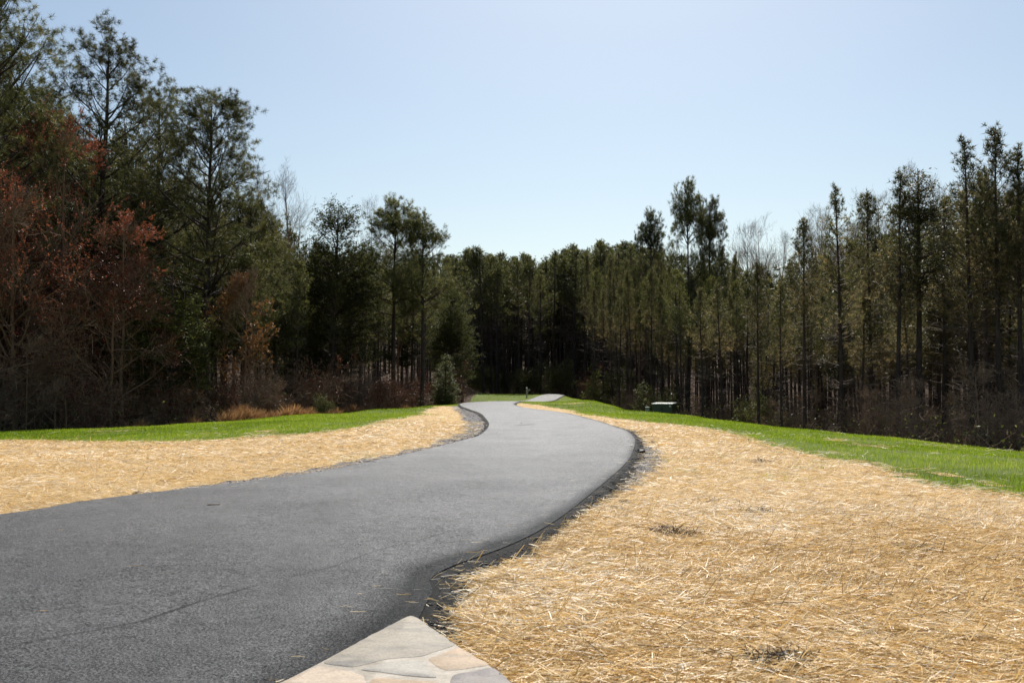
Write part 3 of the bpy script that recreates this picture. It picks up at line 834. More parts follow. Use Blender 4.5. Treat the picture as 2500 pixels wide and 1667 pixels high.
def needle_tufts(C, D, q, L, w, spread, shade=None):
    n = len(C)
    d = unit(D[:, None] * 0.55 + rng.normal(size=(n, q, 3)) * spread)
    l = L * rng.uniform(0.75, 1.2, (n, q, 1))
    s = unit(np.cross(d, rng.normal(size=(n, q, 3)))) * (w / 2)
    c = C[:, None] + d * l * 0.06
    V = np.stack([c - s, c + s, c + d * l], 2)
    r = np.clip(rng.normal(0.46, 0.22, (n, 1, 1)) + rng.normal(0, 0.12, (n, q, 1)) + np.zeros((n, q, 3)), 0, 1)
    if shade is not None: r = np.clip(r + shade[:, None, None], 0, 1)
    return V.reshape(-1, 3), np.arange(n * q * 3).reshape(-1, 3), r.ravel()

def leaf_bits(C, size, asp=0.55, flat=0.0):
    n = len(C)
    nrm = rng.normal(size=(n, 3)); nrm[:, 2] += flat * 3; nrm = unit(nrm)
    a = unit(np.cross(nrm, rng.normal(size=(n, 3)))); b = np.cross(nrm, a)
    s = size * rng.uniform(0.6, 1.3, (n, 1))
    V = np.stack([C - a * s, C + b * s * asp, C + a * s, C - b * s * asp], 1)
    return V.reshape(-1, 3), np.arange(n * 4).reshape(-1, 4), np.repeat(np.clip(rng.normal(0.5, 0.2, n), 0, 1), 4)

def join(parts):
    V = []; Fq = []; Ft = []; o = 0
    for v, f in parts:
        V.append(v)
        (Fq if f.shape[1] == 4 else Ft).append(f + o); o += len(v)
    out = []
    if Fq: out.append(np.vstack(Fq))
    if Ft: out.append(np.vstack(Ft))
    return np.vstack(V), out

def wood_mesh(name, parts, mat):
    V, fs_ = join(parts)
    return mesh_np(name, V, [(f, 0) for f in fs_], [mat], smooth=True)

def trunk_line(H, K=14, lean=0.0, wob=0.012, r0=0.2, tip=0.02, flare=1.35):
    z = np.linspace(0, H, K)
    dx = np.cumsum(rng.normal(0, wob * H / K, K)); dy = np.cumsum(rng.normal(0, wob * H / K, K))
    az = rng.uniform(0, 6.28)
    P = np.stack([dx - dx[0] + lean * z * math.cos(az), dy - dy[0] + lean * z * math.sin(az), z - 0.15], 1)[None]
    t = np.linspace(0, 1, K)
    R = (r0 * (1 - t) ** 0.8 + tip)[None].copy(); R[0, 0] *= flare
    return P, R

def whorl(P, R, H, ts, Lf, angf, K, up, wob, per=4, rr=0.5):
    """primary branches at heights ts (0..1) of one trunk"""
    t = np.repeat(ts, per) + rng.normal(0, 0.004, len(ts) * per); t = np.clip(t, 0.02, 0.995)
    p, r, T = at_t(P, R, np.zeros(len(t), int), t)
    az = np.tile(np.arange(per) * 2 * np.pi / per, len(ts)) + np.repeat(rng.uniform(0, 6.28, len(ts)), per) + rng.normal(0, 0.35, len(t))
    a = angf(t) + rng.normal(0, 0.10, len(t))
    D = np.stack([np.cos(az) * np.sin(a), np.sin(az) * np.sin(a), np.cos(a)], 1)
    L = Lf(t) * rng.uniform(0.6, 1.15, len(t))
    k = L > 0.12
    p, r, D, L = p[k], r[k], D[k], L[k]
    Q = shoot(p, D, L, K, up, wob)
    Rr = np.minimum(r * rr, 0.018 * L + 0.012)[:, None] * np.linspace(1, 0.22, K)[None]
    return Q, Rr

class Kind:
    def __init__(s, name, H, parts): s.name, s.H, s.parts = name, H, parts     # parts: [(part name, mesh)]

def big_pine(name, H, cb, Rm, seed, n=34, top_ang=35, tq=15, shape=0.55, gap=0.12, needle=M_needle, tl=0.30, low=0.0):
    """old open-grown pine: strong limbs, rounded clumps of needles at their ends"""
    global rng
    rng = np.random.default_rng(seed)
    P, R = trunk_line(H, 16, 0.004, 0.02, H * 0.0105, 0.03)
    ts = np.sort(rng.uniform(cb, 0.985, n))
    s_ = lambda t: (t - cb) / (1 - cb)
    Lf = lambda t: Rm * (1 - s_(t)) ** shape * (0.55 + 0.45 * np.minimum(1, s_(t) * 4 + low)) + 0.5
    angf = lambda t: np.radians(78 - (78 - top_ang) * s_(t) ** 1.2)
    B1, R1 = whorl(P, R, H, ts, Lf, angf, 7, 0.35, 0.07, per=2, rr=0.6)
    B2, R2 = children(B1, R1, 8, 0.28, 1.0, (0.75, 0.2), lambda L, t: L * 0.42 * (1.25 - 0.6 * t) + 0.3, 5, 0.3, 0.12, drop=gap, lenk=0.75)
    B3, R3 = children(B2, R2, 4, 0.25, 1.0, (0.7, 0.2), lambda L, t: 0.35 * L + 0.35, 4, 0.35, 0.12)
    dead, Rd = whorl(P, R, H, np.sort(rng.uniform(cb * 0.45, cb, 7)), lambda t: 0.8 + 0 * t, lambda t: np.radians(85) + 0 * t, 4, -0.1, 0.15, per=2)
    cs, ds = [], []
    for B, Rb, m, t0 in ((B3, R3, 4, 0.6), (B2, R2, 2, 0.85)):
        idx = np.repeat(np.arange(len(B)), m); t = rng.uniform(t0, 1.0, len(idx)); t[::m] = 1.0
        p, _, T = at_t(B, Rb, idx, np.minimum(t, 0.999)); cs.append(p); ds.append(T)
    C = np.vstack(cs) + rng.normal(0, 0.05, (sum(map(len, cs)), 3)); D = unit(np.vstack(ds) + UPV * 0.5)
    hv, hf, hr = needle_tufts(C, D, tq, tl, 0.019, 0.8, (vnoise(C[:, :2] * 0.8 + C[:, 2:] * 0.3, seed) - 0.5) * 0.5)
    # cones along the outer twigs
    k = rng.integers(0, len(B3), 260); cp, _, _ = at_t(B3, R3, k, rng.uniform(0.2, 0.9, 260))
    sv, sf = stones(cp[:, :2], cp[:, 2], np.full(260, 0.045))
    return Kind(name, H, [("trunk", wood_mesh("trunk", [tubes(P, R, 10)], M_pbark)),
        ("branches", wood_mesh("branches", [tubes(B1, R1, 5), tubes(B2, R2, 3), tubes(B3, R3 * 1.2, 2), tubes(dead, Rd, 3), (sv, sf)], M_pbark)),
        ("crown", mesh_np("crown", hv, [(hf, 0)], [needle], rnd=hr))])

def slim_pine(name, H, cb, Rm, seed, n=26, tq=7, tl=0.24, tw=0.045, pointed=False, needle=M_needle, deadn=14, sub=5, r0=0.0085, dens_=1.0):
    """plantation pine: straight bare stem, dead snags below, crown high up"""
    global rng
    rng = np.random.default_rng(seed)
    P, R = trunk_line(H, 14, 0.012, 0.02, H * r0, 0.015)
    s_ = lambda t: np.clip((t - cb) / (1 - cb), 0, 1)
    ts = np.sort(rng.uniform(cb, 0.99, n))
    if pointed:
        Lf = lambda t: Rm * 1.2 * (1 - s_(t)) ** 0.9 * (0.5 + 0.5 * np.minimum(1, s_(t) * 3)) + 0.24
        angf = lambda t: np.radians(70 - 32 * s_(t) ** 2)
        ts = cb + (1 - cb) * 0.975 * (np.arange(n) + rng.uniform(-0.3, 0.3, n)) / (n - 1)
    else:
        Lf = lambda t: Rm * (1 - s_(t) ** 2.2) ** 0.7 * (0.5 + 0.5 * np.minimum(1, s_(t) * 3)) + 0.35
        angf = lambda t: np.radians(75 - 45 * s_(t))
    B1, R1 = whorl(P, R, H, ts, Lf, angf, 5, 0.45, 0.08, per=3)
    B2, R2 = children(B1, R1, sub, 0.25, 1.0, (0.65, 0.2), lambda L, t: 0.40 * L + 0.15, 4, 0.3, 0.12, drop=0.1, lenk=0.8)
    dead, Rd = whorl(P, R, H, np.sort(rng.uniform(0.12, cb + 0.06, deadn)), lambda t: 0.5 + 1.1 * (t / cb) * Rm / 2.2, lambda t: np.radians(80) + 0 * t, 4, 0.1, 0.12, per=3)
    dead2, Rd2 = children(dead, Rd, 3, 0.3, 1.0, (0.8, 0.2), lambda L, t: 0.4 * L + 0.1, 3, 0.0, 0.15)
    cs, ds = [], []
    for B, Rb, m, t0 in ((B2, R2, max(2, int(5 * dens_)), 0.15), (B1, R1, max(2, int(4 * dens_)), 0.3)):
        idx = np.repeat(np.arange(len(B)), m); t = rng.uniform(t0, 1.0, len(idx)); t[::m] = 1.0
        p, _, T = at_t(B, Rb, idx, np.minimum(t, 0.999)); cs.append(p); ds.append(T)
    idx = np.zeros(26, int); p, _, T = at_t(P, R, idx, rng.uniform(0.90, 0.999, 26)); cs.append(p); ds.append(T + rng.normal(0, 0.3, T.shape))
    C = np.vstack(cs) + rng.normal(0, 0.04, (sum(map(len, cs)), 3)); D = unit(np.vstack(ds) + UPV * (0.8 if pointed else 0.4))
    sh = (vnoise(C[:, :2] * 1.1 + C[:, 2:] * 0.4, seed) - 0.5) * 0.45 + (0.35 * (1 - s_(C[:, 2] / H) * 2.0).clip(0, 1) if pointed else 0)
    hv, hf, hr = needle_tufts(C, D, tq, tl, tw, 0.5, sh)
    return Kind(name, H, [("trunk", wood_mesh("trunk", [tubes(P, R, 8)], M_pbark)),
        ("branches", wood_mesh("branches", [tubes(B1, R1, 3), tubes(B2, R2 * 1.2, 2), tubes(dead, Rd * 0.8, 3), tubes(dead2, Rd2 * 1.1, 2)], M_dead)),
        ("crown", mesh_np("crown", hv, [(hf, 0)], [needle], rnd=hr))])

def layered(name, H, cb, Rm, seed, mat, n=30, per=4, leafsize=0.075, leaves=26000, taper=0.8):
    """conifer with flat, layered boughs"""
    global rng
    rng = np.random.default_rng(seed)
    P, R = trunk_line(H, 14, 0.006, 0.015, H * 0.0115, 0.02)
    s_ = lambda t: np.clip((t - cb) / (1 - cb), 0, 1)
    ts = np.sort(rng.uniform(cb, 0.985, n))
    B1, R1 = whorl(P, R, H, ts, lambda t: Rm * (1 - s_(t)) ** taper * (0.6 + 0.4 * np.minimum(1, s_(t) * 4)) + 0.25, lambda t: np.radians(82 - 30 * s_(t)), 6, 0.12, 0.07, per=per)
    B2, R2 = children(B1, R1, 9, 0.15, 1.0, (0.85, 0.15), lambda L, t: 0.45 * L * (1.2 - 0.7 * t) + 0.15, 4, 0.05, 0.07, flat=0.88, drop=0.12, lenk=0.9)
    B3, R3 = children(B2, R2, 4, 0.2, 1.0, (0.75, 0.15), lambda L, t: 0.4 * L + 0.1, 3, -0.02, 0.08, flat=0.88)
    cs = []
    for B, Rb, m in ((B2, R2, 0.35), (B3, R3, 0.65)):
        k = int(leaves * m); l_ = np.linalg.norm(B[:, -1] - B[:, 0], axis=1); idx = rng.choice(len(B), k, p=l_ / l_.sum())
        p, _, _ = at_t(B, Rb, idx, rng.uniform(0.1, 0.999, k)); cs.append(p)
    C = np.vstack(cs); C = C + rng.normal(0, 1, C.shape) * np.array([0.09, 0.09, 0.045])
    lv, lf, lr = leaf_bits(C, leafsize, 0.42, flat=0.6)
    lr = np.clip(lr + np.repeat((vnoise(C[:, :2] * 0.7 + C[:, 2:] * 0.5, seed) - 0.5) * 0.4, 4), 0, 1)
    return Kind(name, H, [("trunk", wood_mesh("trunk", [tubes(P, R, 8)], M_pbark)),
        ("branches", wood_mesh("branches", [tubes(B1, R1, 4), tubes(B2, R2, 2), tubes(B3, R3 * 1.3, 2)], M_pbark)),
        ("crown", mesh_np("crown", lv, [(lf, 0)], [mat], rnd=lr))])

def bare_tree(name, H, seed, bark, spread=0.5, tb=0.3, n1=16, up=0.7, tw=1.0, leaf=None, nleaf=0, leafsize=0.05, r0=0.009, clus=0.42, wob=0.1, low_leaf=0.0, ang=0.75, L1=0.42, q4=3):
    """leafless broadleaf tree; a few kinds keep dry leaves or buds on their twigs"""
    global rng
    rng = np.random.default_rng(seed)
    P, R = trunk_line(H * 0.93, 14, 0.02, 0.05, H * r0, 0.012)
    Ps, Rs = [P], [R]
    B1, R1 = children(P, R, n1, tb, 0.96, (ang, 0.18), lambda L, t: H * L1 * (1.15 - t) + 0.4, 8, up, wob, rr=0.65)
    B2, R2 = children(B1, R1, 7, 0.15, 0.98, (0.65, 0.2), lambda L, t: L * 0.5 * (1.2 - 0.6 * t) + 0.2, 6, up * 0.7, wob * 1.2, rr=0.6)
    B3, R3 = children(B2, R2, 5, 0.15, 0.98, (0.65, 0.2), lambda L, t: L * 0.5 + 0.15, 4, up * 0.5, wob * 1.3, rr=0.7)
    B4, R4 = children(B3, R3, q4, 0.2, 0.98, (0.6, 0.2), lambda L, t: L * 0.5 + 0.12, 3, up * 0.4, 0.12, rr=0.9, tip=0.5)
    R3 = np.maximum(R3, 0.007 * tw); R4 = np.maximum(R4, 0.0055 * tw)
    parts = [("trunk", wood_mesh("trunk", [tubes(P, R, 8)], bark)),
             ("branches", wood_mesh("branches", [tubes(B1, R1, 5), tubes(B2, R2, 3), tubes(B3, R3, 2), tubes(B4, R4, 2)], bark))]
    if leaf is not None:
        keep = None
        idx = rng.integers(0, len(B4), nleaf)
        p, _, _ = at_t(B4, R4, idx, rng.uniform(0.3, 0.999, nleaf))
        cl_ = vnoise(p[:, :2] * 0.9 + p[:, 2:] * 0.6, seed + 3)
        p = p[cl_ > clus]
        lv, lf, lr = leaf_bits(p + rng.normal(0, 0.03, p.shape), leafsize, 0.6)
        parts.append(("foliage", mesh_np("foliage", lv, [(lf, 0)], [leaf], rnd=lr)))
    return Kind(name, H, parts)

def brush(name, H, seed, bark, n=12, leaf=None, nleaf=0, leafsize=0.05, tw=1.0, spread=0.6):
    """many-stemmed bare thicket bush"""
    global rng
    rng = np.random.default_rng(seed)
    az = rng.uniform(0, 6.28, n); a = rng.uniform(0.05, spread, n)
    D = np.stack([np.cos(az) * np.sin(a), np.sin(az) * np.sin(a), np.cos(a)], 1)
    p = np.column_stack([rng.normal(0, 0.25, (n, 2)), np.full(n, -0.1)])
    B0 = shoot(p, D, H * rng.uniform(0.6, 1.05, n), 8, 0.1, 0.10)
    R0 = (0.006 * H * rng.uniform(0.6, 1.2, n))[:, None] * np.linspace(1, 0.25, 8)[None]
    B1, R1 = children(B0, R0, 9, 0.12, 0.98, (0.8, 0.25), lambda L, t: 0.32 * L * (1.2 - 0.6 * t) + 0.2, 6, 0.2, 0.16, rr=0.6)
    B2, R2 = children(B1, R1, 5, 0.15, 0.98, (0.75, 0.25), lambda L, t: 0.5 * L + 0.12, 4, 0.1, 0.16, rr=0.8)
    B3, R3 = children(B2, R2, 3, 0.2, 0.98, (0.7, 0.25), lambda L, t: 0.5 * L + 0.1, 3, 0.1, 0.15, rr=0.9, tip=0.5)
    R1 = np.maximum(R1, 0.008 * tw); R2 = np.maximum(R2, 0.006 * tw); R3 = np.maximum(R3, 0.005 * tw)
    parts = [("stems", wood_mesh("stems", [tubes(B0, R0, 5), tubes(B1, R1, 3), tubes(B2, R2, 2), tubes(B3, R3, 2)], bark))]
    if leaf is not None:
        idx = rng.integers(0, len(B3), nleaf)
        q, _, _ = at_t(B3, R3, idx, rng.uniform(0.2, 0.999, nleaf))
        lv, lf, lr = leaf_bits(q + rng.normal(0, 0.04, q.shape), leafsize, 0.6)
        parts.append(("foliage", mesh_np("foliage", lv, [(lf, 0)], [leaf], rnd=lr)))
    return Kind(name, H, parts)

EVERY = []
def spawn(kind, px, d, H, label=None, cat='tree', group=None, top=None, xs=1.0, lean=None, sink=0.0, yaw=None):
    """px: bearing given as a column of the photo, d: depth in metres, top: row of the tree top (gives the height)"""
    x = (px - 1250) / F * d
    z = gz1(x, d)
    if top is not None:
        H = EYE - (top - 945) / F * d - z
    o = bpy.data.objects.new(kind.name, None)
    o.empty_display_size = 0.5
    o.location = (x, d, z - 0.05 - sink)
    s = H / kind.H
    o.scale = (s * xs, s * xs, s)
    ln = lean if lean is not None else (random.gauss(0, 0.018), random.gauss(0, 0.018))
    o.rotation_euler = (ln[0], ln[1], random.uniform(0, 6.28) if yaw is None else yaw)
    COL.objects.link(o)
    for pn, me in kind.parts:
        c = bpy.data.objects.new(pn, me); COL.objects.link(c); c.parent = o
        if pn in ('branches', 'stems'): c['kind'] = 'stuff'
    tag(o, label, cat, group)
    EVERY.append((o, px, d, H))
    return o

# kinds
PINE_A = big_pine("pine_tree", 25, 0.40, 5.6, 11, n=34)
PINE_B = big_pine("pine_tree", 23, 0.34, 6.4, 12, n=36, top_ang=42, shape=0.6, gap=0.15)
PINE_C = big_pine("pine_tree", 27, 0.30, 6.0, 13, n=38, shape=0.5)
PINE_D = big_pine("pine_tree", 20, 0.45, 3.6, 14, n=30, tq=12, shape=0.6)
SLIM = [slim_pine("slender_pine", 20, (0.60, 0.48, 0.66, 0.54)[i], (2.3, 2.0, 1.7, 2.5)[i], 30 + i, n=(20, 26, 18, 24)[i], tq=6, dens_=0.8) for i in range(4)]
YOUNG = [slim_pine("young_pine", 14, (0.50, 0.58, 0.44, 0.62, 0.54)[i], (1.5, 1.2, 1.65, 1.3, 1.45)[i], 40 + i, n=26, tq=7, tl=0.22, tw=0.030, pointed=True, dens_=0.75, needle=M_needle_young, deadn=18, sub=5, r0=0.0088) for i in range(5)]
HEM = [layered("layered_conifer", 17, 0.24, 4.4, 50, M_hemlock, n=58, taper=0.42, leaves=46000, leafsize=0.085), layered("layered_conifer", 16, 0.12, 3.6, 51, M_hemlock, taper=0.8)]
OLIVE = layered("evergreen_sapling", 9, 0.15, 2.7, 52, M_olive, n=22, leaves=14000, taper=0.7)
GREEN = layered("dense_evergreen", 20, 0.15, 4.2, 53, M_hemlock, n=44, per=5, leaves=34000, leafsize=0.09, taper=0.55)
HOLLY = layered("holly_tree", 5, 0.04, 1.3, 54, M_broad, n=26, per=5, leaves=15000, leafsize=0.06, taper=0.6)
BARE = [bare_tree("bare_tree", 20, 60, M_twig, tb=0.35, up=1.0, tw=0.9, ang=0.6), bare_tree("bare_tree", 18, 61, M_twig, tb=0.25, up=0.9, tw=0.9, ang=0.6)]
BARE_LOW = [bare_tree("understorey_tree", 11, 62, M_tan, tb=0.15, n1=18, up=0.25, ang=1.15, wob=0.17, tw=1.7, L1=0.36),
            bare_tree("understorey_tree", 10, 63, M_tan, tb=0.12, n1=16, up=0.35, ang=1.1, wob=0.20, tw=1.7, L1=0.38)]
MAPLE = bare_tree("budding_maple", 18, 64, M_twig, tb=0.30, n1=20, up=0.6, ang=0.8, tw=1.3, leaf=M_redbud, nleaf=22000, leafsize=0.046, L1=0.40, clus=0.26)
OAK = bare_tree("red_leaved_oak", 13, 65, M_twig, tb=0.14, n1=20, up=0.2, ang=1.1, wob=0.15, tw=1.5, leaf=M_redleaf, nleaf=15000, leafsize=0.06, clus=0.36, L1=0.42)
BEECH = bare_tree("orange_beech", 10, 66, M_twig, tb=0.25, n1=16, up=0.5, ang=0.8, tw=1.3, leaf=M_orange, nleaf=17000, leafsize=0.055, clus=0.5, L1=0.30)
BRUSH = [brush("thicket_bush", 4, 70, M_gbark, n=9, tw=1.0), brush("thicket_bush", 4, 71, M_twig, n=10, tw=1.0),
         brush("thicket_bush", 4, 72, M_twig, n=8, leaf=M_redleaf, nleaf=1500, leafsize=0.06, tw=1.3)]
LAUREL = brush("evergreen_bush", 3, 73, M_twig, n=9, leaf=M_broad, nleaf=7000, leafsize=0.055)
WPINE = layered("young_pine", 14, 0.56, 1.6, 57, M_needle_young, n=26, per=4, leaves=9000, leafsize=0.07, taper=0.7)
rng = np.random.default_rng(99)

SHORT = {"straight pine stems in front of the left wood": "straight bare-stemmed pine before the left wood", "evergreens filling the left wood": "tall dark evergreen of the left wood", "conifers left of the road": "narrow conifer left of the road",
    "understorey conifers of the left wood": "shorter conifer under the left wood's pines", "bare understorey trees of the left wood": "leafless understorey tree of the left wood",
    "bare bushes along the left wood": "leafless bush at the left wood's foot", "plantation pines beyond the road": "straight plantation pine beyond the road's end",
    "bushes under the plantation pines": "low bush under the plantation pines", "pines right of the far lawn": "slender pine right of the far lawn",
    "crowded young pines of the right wood": "thin young pine of the right wood", "bare understorey trees of the right wood": "leafless understorey tree of the right wood",
    "bushes of the right wood": "low bush of the right wood", "bare trees on the far right hill": "leafless grey tree on the right hill",
    "bare trees deep in the left wood": "leafless grey tree deep in the left wood"}
# --- single trees one can point to ------------------------------------------------------------
spawn(PINE_C, -25, 60, 0, "huge dark pine cut off by the left frame edge, boughs reaching the top corner", top=-60, yaw=0.5)
spawn(PINE_A, 222, 70, 0, "tall broad-crowned pine at upper left, above the red budding maple", top=98, yaw=1.0, xs=1.12)
spawn(PINE_A, 375, 78, 0, "pine half hidden between the two tall open-crowned pines on the left", top=232, yaw=3.2, xs=1.05)
spawn(PINE_B, 502, 70, 0, "open-crowned pine standing alone against the sky on the left, limbs showing through", top=238, yaw=2.0, xs=1.08)
spawn(PINE_C, 90, 82, 0, "dense pine behind the maple at the far left", top=240, yaw=2.5)
spawn(HEM[0], 808, 82, 0, "dark conifer with flat layered boughs left of the road, standing before its neighbours", top=492, xs=1.0)
spawn(PINE_D, 962, 88, 0, "rounded narrow pine, left one of the bare-trunked pair left of the road", top=500)
spawn(PINE_D, 1030, 86, 0, "narrow pine with a bare trunk, right one of the pair left of the road", top=532, yaw=2.2)
spawn(PINE_D, 1680, 92, 0, "taller one of the two joined pines rising over the right wood", top=465, xs=0.62)
spawn(PINE_D, 1728, 94, 0, "shorter one of the two joined pines rising over the right wood", top=508, xs=0.62, yaw=4)
spawn(PINE_D, 1592, 105, 0, "pine top left of the two joined pines on the right wood's skyline", top=532, xs=0.6)
spawn(BARE[0], 715, 112, 0, "pale bare tree showing above the pines left of the road", top=408, xs=0.8)
spawn(BARE[0], 655, 116, 0, "fine bare treetop beside the open-crowned pine on the left", top=425, xs=0.7)
spawn(BARE[1], 910, 118, 0, "thin bare treetop between the layered conifer and the paired pines", top=480, xs=0.5)
spawn(MAPLE, 165, 61, 0, "bare maple covered in red buds in front of the left pines", top=280, xs=1.0)
spawn(MAPLE, 300, 58, 0, "lower russet-twigged maple right of the tall red budding maple", top=520, xs=1.1, yaw=2)
spawn(MAPLE, 40, 56, 0, "russet-twigged maple at the left frame edge, below the tall pines", top=430, xs=1.1, yaw=4)
spawn(OAK, 275, 57, 0, "small oak keeping dark red dry leaves at the left wood's edge", top=600, xs=1.05)
spawn(OAK, 60, 58, 0, "brown-leaved oak at the left frame edge beneath the tall pines", top=560, xs=0.9)
spawn(BEECH, 590, 64, 0, "small tree with glowing orange leaves in the left wood", top=655, xs=0.85)
spawn(OLIVE, 420, 60, 0, "yellow-green evergreen sapling between the red oak and the orange tree", top=640, xs=1.1)
spawn(HOLLY, 1088, 90, 0, "small dense pale green holly at the wood's edge left of the road bend", top=868, cat='tree', xs=1.0)
spawn(LAUREL, 790, 64, 0, "whitish-green leafy shrub behind the dry grass on the left verge", cat='shrub', top=965)
spawn(LAUREL, 1362, 152, 0, "glossy evergreen shrub among the trunks behind the end of the road", cat='shrub', top=885, xs=0.9)
spawn(LAUREL, 1475, 118, 0, "dark evergreen shrub right of the far lawn", cat='shrub', top=905, xs=0.9)
spawn(BRUSH[2], 1440, 128, 0, "small rusty-leaved bush at the right end of the far lawn", cat='shrub', top=905, xs=0.7)

# young pines along the right edge, one after the other from left to right
right = [(1905, 58, 690, 0), (1960, 57, 530, 1), (2055, 56, 452, 2), (2125, 60, 470, 3), (2190, 54, 408, 0), (2245, 55, 395, 4), (2298, 58, 470, 1),
         (2372, 52, 332, 2), (2412, 54, 420, 3), (2440, 51, 302, 4), (2492, 50, 352, 0), (2535, 49, 340, 1), (1850, 61, 640, 3), (1765, 67, 690, 4), (1716, 70, 700, 1)]
words = {1905: "slim young pine left of the one whose pointed tip pokes above the bare grey treetops", 1960: "young pine whose lone pointed tip pokes up beside the bare grey treetops",
         2055: "young pine with sparse drooping tip left of the dense three-pine group", 2125: "slim young pine tucked between two taller tips on the right",
         2190: "pointed young pine left of the bushy flat-sided crown on the right", 2245: "young pine with bushy flat-sided crown and straight bare stem",
         2298: "lower young pine in the dip right of the bushy flat-sided crown", 2372: "slender young pine with a thin bottlebrush leader, left of the tallest tip on the right",
         2412: "lower young pine squeezed between the two tallest tips on the right", 2440: "tallest pointed pine of the right wood, near the right frame edge",
         2492: "young pine cut by the right frame edge", 2535: "young pine just past the right frame edge, boughs reaching in",
         1850: "low young pine below the bare grey treetops, right of the gap", 1765: "low young pine right of the two joined pines", 1716: "low young pine directly before the two joined pines"}
for px, d, top, k in right:
    spawn(WPINE if px == 2245 else YOUNG[k], px, d, 0, words[px], top=top, xs=1.0, group="young pines along the right edge")

# --- skyline of the photo: no filler tree stands above it --------------------------------------
SKY = np.array([(-400, -100), (-60, 20), (40, 150), (100, 230), (222, 270), (300, 250), (350, 290), (400, 400), (470, 440), (560, 450), (640, 480), (680, 505), (740, 545),
    (800, 570), (870, 575), (900, 575), (1000, 565), (1075, 592), (1110, 612), (1150, 592), (1200, 603), (1230, 615), (1255, 602), (1290, 605), (1318, 635), (1350, 600), (1400, 582), (1450, 590), (1500, 575),
    (1550, 585), (1620, 600), (1700, 600), (1760, 580), (1785, 590), (1830, 600), (1900, 598), (1960, 575), (2000, 590), (2060, 530), (2110, 530), (2190, 490),
    (2260, 480), (2310, 500), (2340, 490), (2380, 440), (2440, 420), (2500, 410), (2900, 330)], float)
def sky_at(px): return float(np.interp(px, SKY[:, 0], SKY[:, 1]))
placed = [((o.location.x, o.location.y)) for o, _, _, _ in EVERY]
def free(x, y, m):
    for a, b in placed:
        if (a - x) ** 2 + (b - y) ** 2 < m * m: return False
    return True
def crest_d(px):
    th = math.atan((px - 1250) / F)
    return float(crest_r(np.array([th]))[0]) * math.cos(th)
def fill(n, px0, px1, dd, kinds, margin, m, label, cat, group, hmin=0.80, xs=(0.85, 1.1), hmax=None, shade_off=0, pw=1.0):
    k = 0; tries = 0
    while k < n and tries < n * 40:
        tries += 1
        px = random.uniform(px0, px1)
        d = crest_d(px) + dd[0] + (dd[1] - dd[0]) * random.random() ** pw
        x = (px - 1250) / F * d
        if not free(x, d, m): continue
        z = gz1(x, d)
        top = sky_at(px) + random.uniform(*margin)
        Hm = EYE - (top - 945) / F * d - z
        H = Hm * random.uniform(hmin, 1.0) if hmax is None else random.uniform(*hmax)
        if H < 1.2: continue
        placed.append((x, d)); k += 1
        spawn(random.choice(kinds), px, d, H, label, cat, group, xs=random.uniform(*xs))
# left wood
fill(34, -260, 900, (14, 45), [PINE_A, PINE_B, PINE_C, PINE_C, GREEN], (15, 110), 3.6, "dark evergreen of the left wood, merged with its neighbours behind the edge trees", 'tree', "evergreens filling the left wood", hmin=0.72)
fill(30, 560, 1130, (10, 45), [PINE_D, SLIM[1], HEM[0], SLIM[3], SLIM[0], SLIM[2]], (8, 90), 3.0, "narrow dark conifer of the dense row left of the road", 'tree', "conifers left of the road", hmin=0.75)
fill(12, -200, 900, (10, 18), [HEM[1], GREEN, OLIVE], (250, 420), 3.0, "shorter green conifer under the tall pines of the left wood", 'tree', "understorey conifers of the left wood", hmin=0.7)
fill(78, -260, 1050, (5.5, 18), BARE_LOW, (400, 640), 1.9, "leafless grey-brown understorey tree with tangled twigs in the left wood", 'tree', "bare understorey trees of the left wood", hmin=0.7)
fill(44, -200, 1100, (5, 14), BRUSH, (0, 0), 1.2, "leafless tangled bush along the foot of the left wood", 'shrub', "bare bushes along the left wood", hmax=(2.2, 4.6))
fill(16, -100, 950, (7, 15), SLIM, (120, 330), 2.6, '', 'tree', 'straight pine stems in front of the left wood', hmin=0.85, xs=(0.8, 1.0))
# centre plantation
def fill_abs(n, px0, px1, d0, d1, kinds, margin, m, label, cat, group, hmin=0.9, xs=(0.85, 1.1), hmax=None):
    k = 0; tries = 0
    while k < n and tries < n * 40:
        tries += 1
        px = random.uniform(px0, px1); d = random.uniform(d0, d1); x = (px - 1250) / F * d
        if not free(x, d, m) or d < crest_d(px) + 6: continue
        z = gz1(x, d); Hm = EYE - (sky_at(px) + random.uniform(*margin) - 945) / F * d - z
        H = Hm * random.uniform(hmin, 1.0) if hmax is None else random.uniform(*hmax)
        placed.append((x, d)); k += 1
        spawn(random.choice(kinds), px, d, H, label, cat, group, xs=random.uniform(*xs))
fill_abs(110, 1080, 1620, 156, 196, SLIM, (0, 26), 1.7, "tall straight plantation pine in the dense stand closing the end of the road", 'tree', "plantation pines beyond the road", hmin=0.93, xs=(0.9, 1.25))
fill_abs(60, 1060, 1640, 154, 190, BRUSH + [LAUREL, LAUREL], (0, 0), 1.5, "low bush in the shade among the plantation trunks", 'shrub', "bushes under the plantation pines", hmax=(2, 4.5))
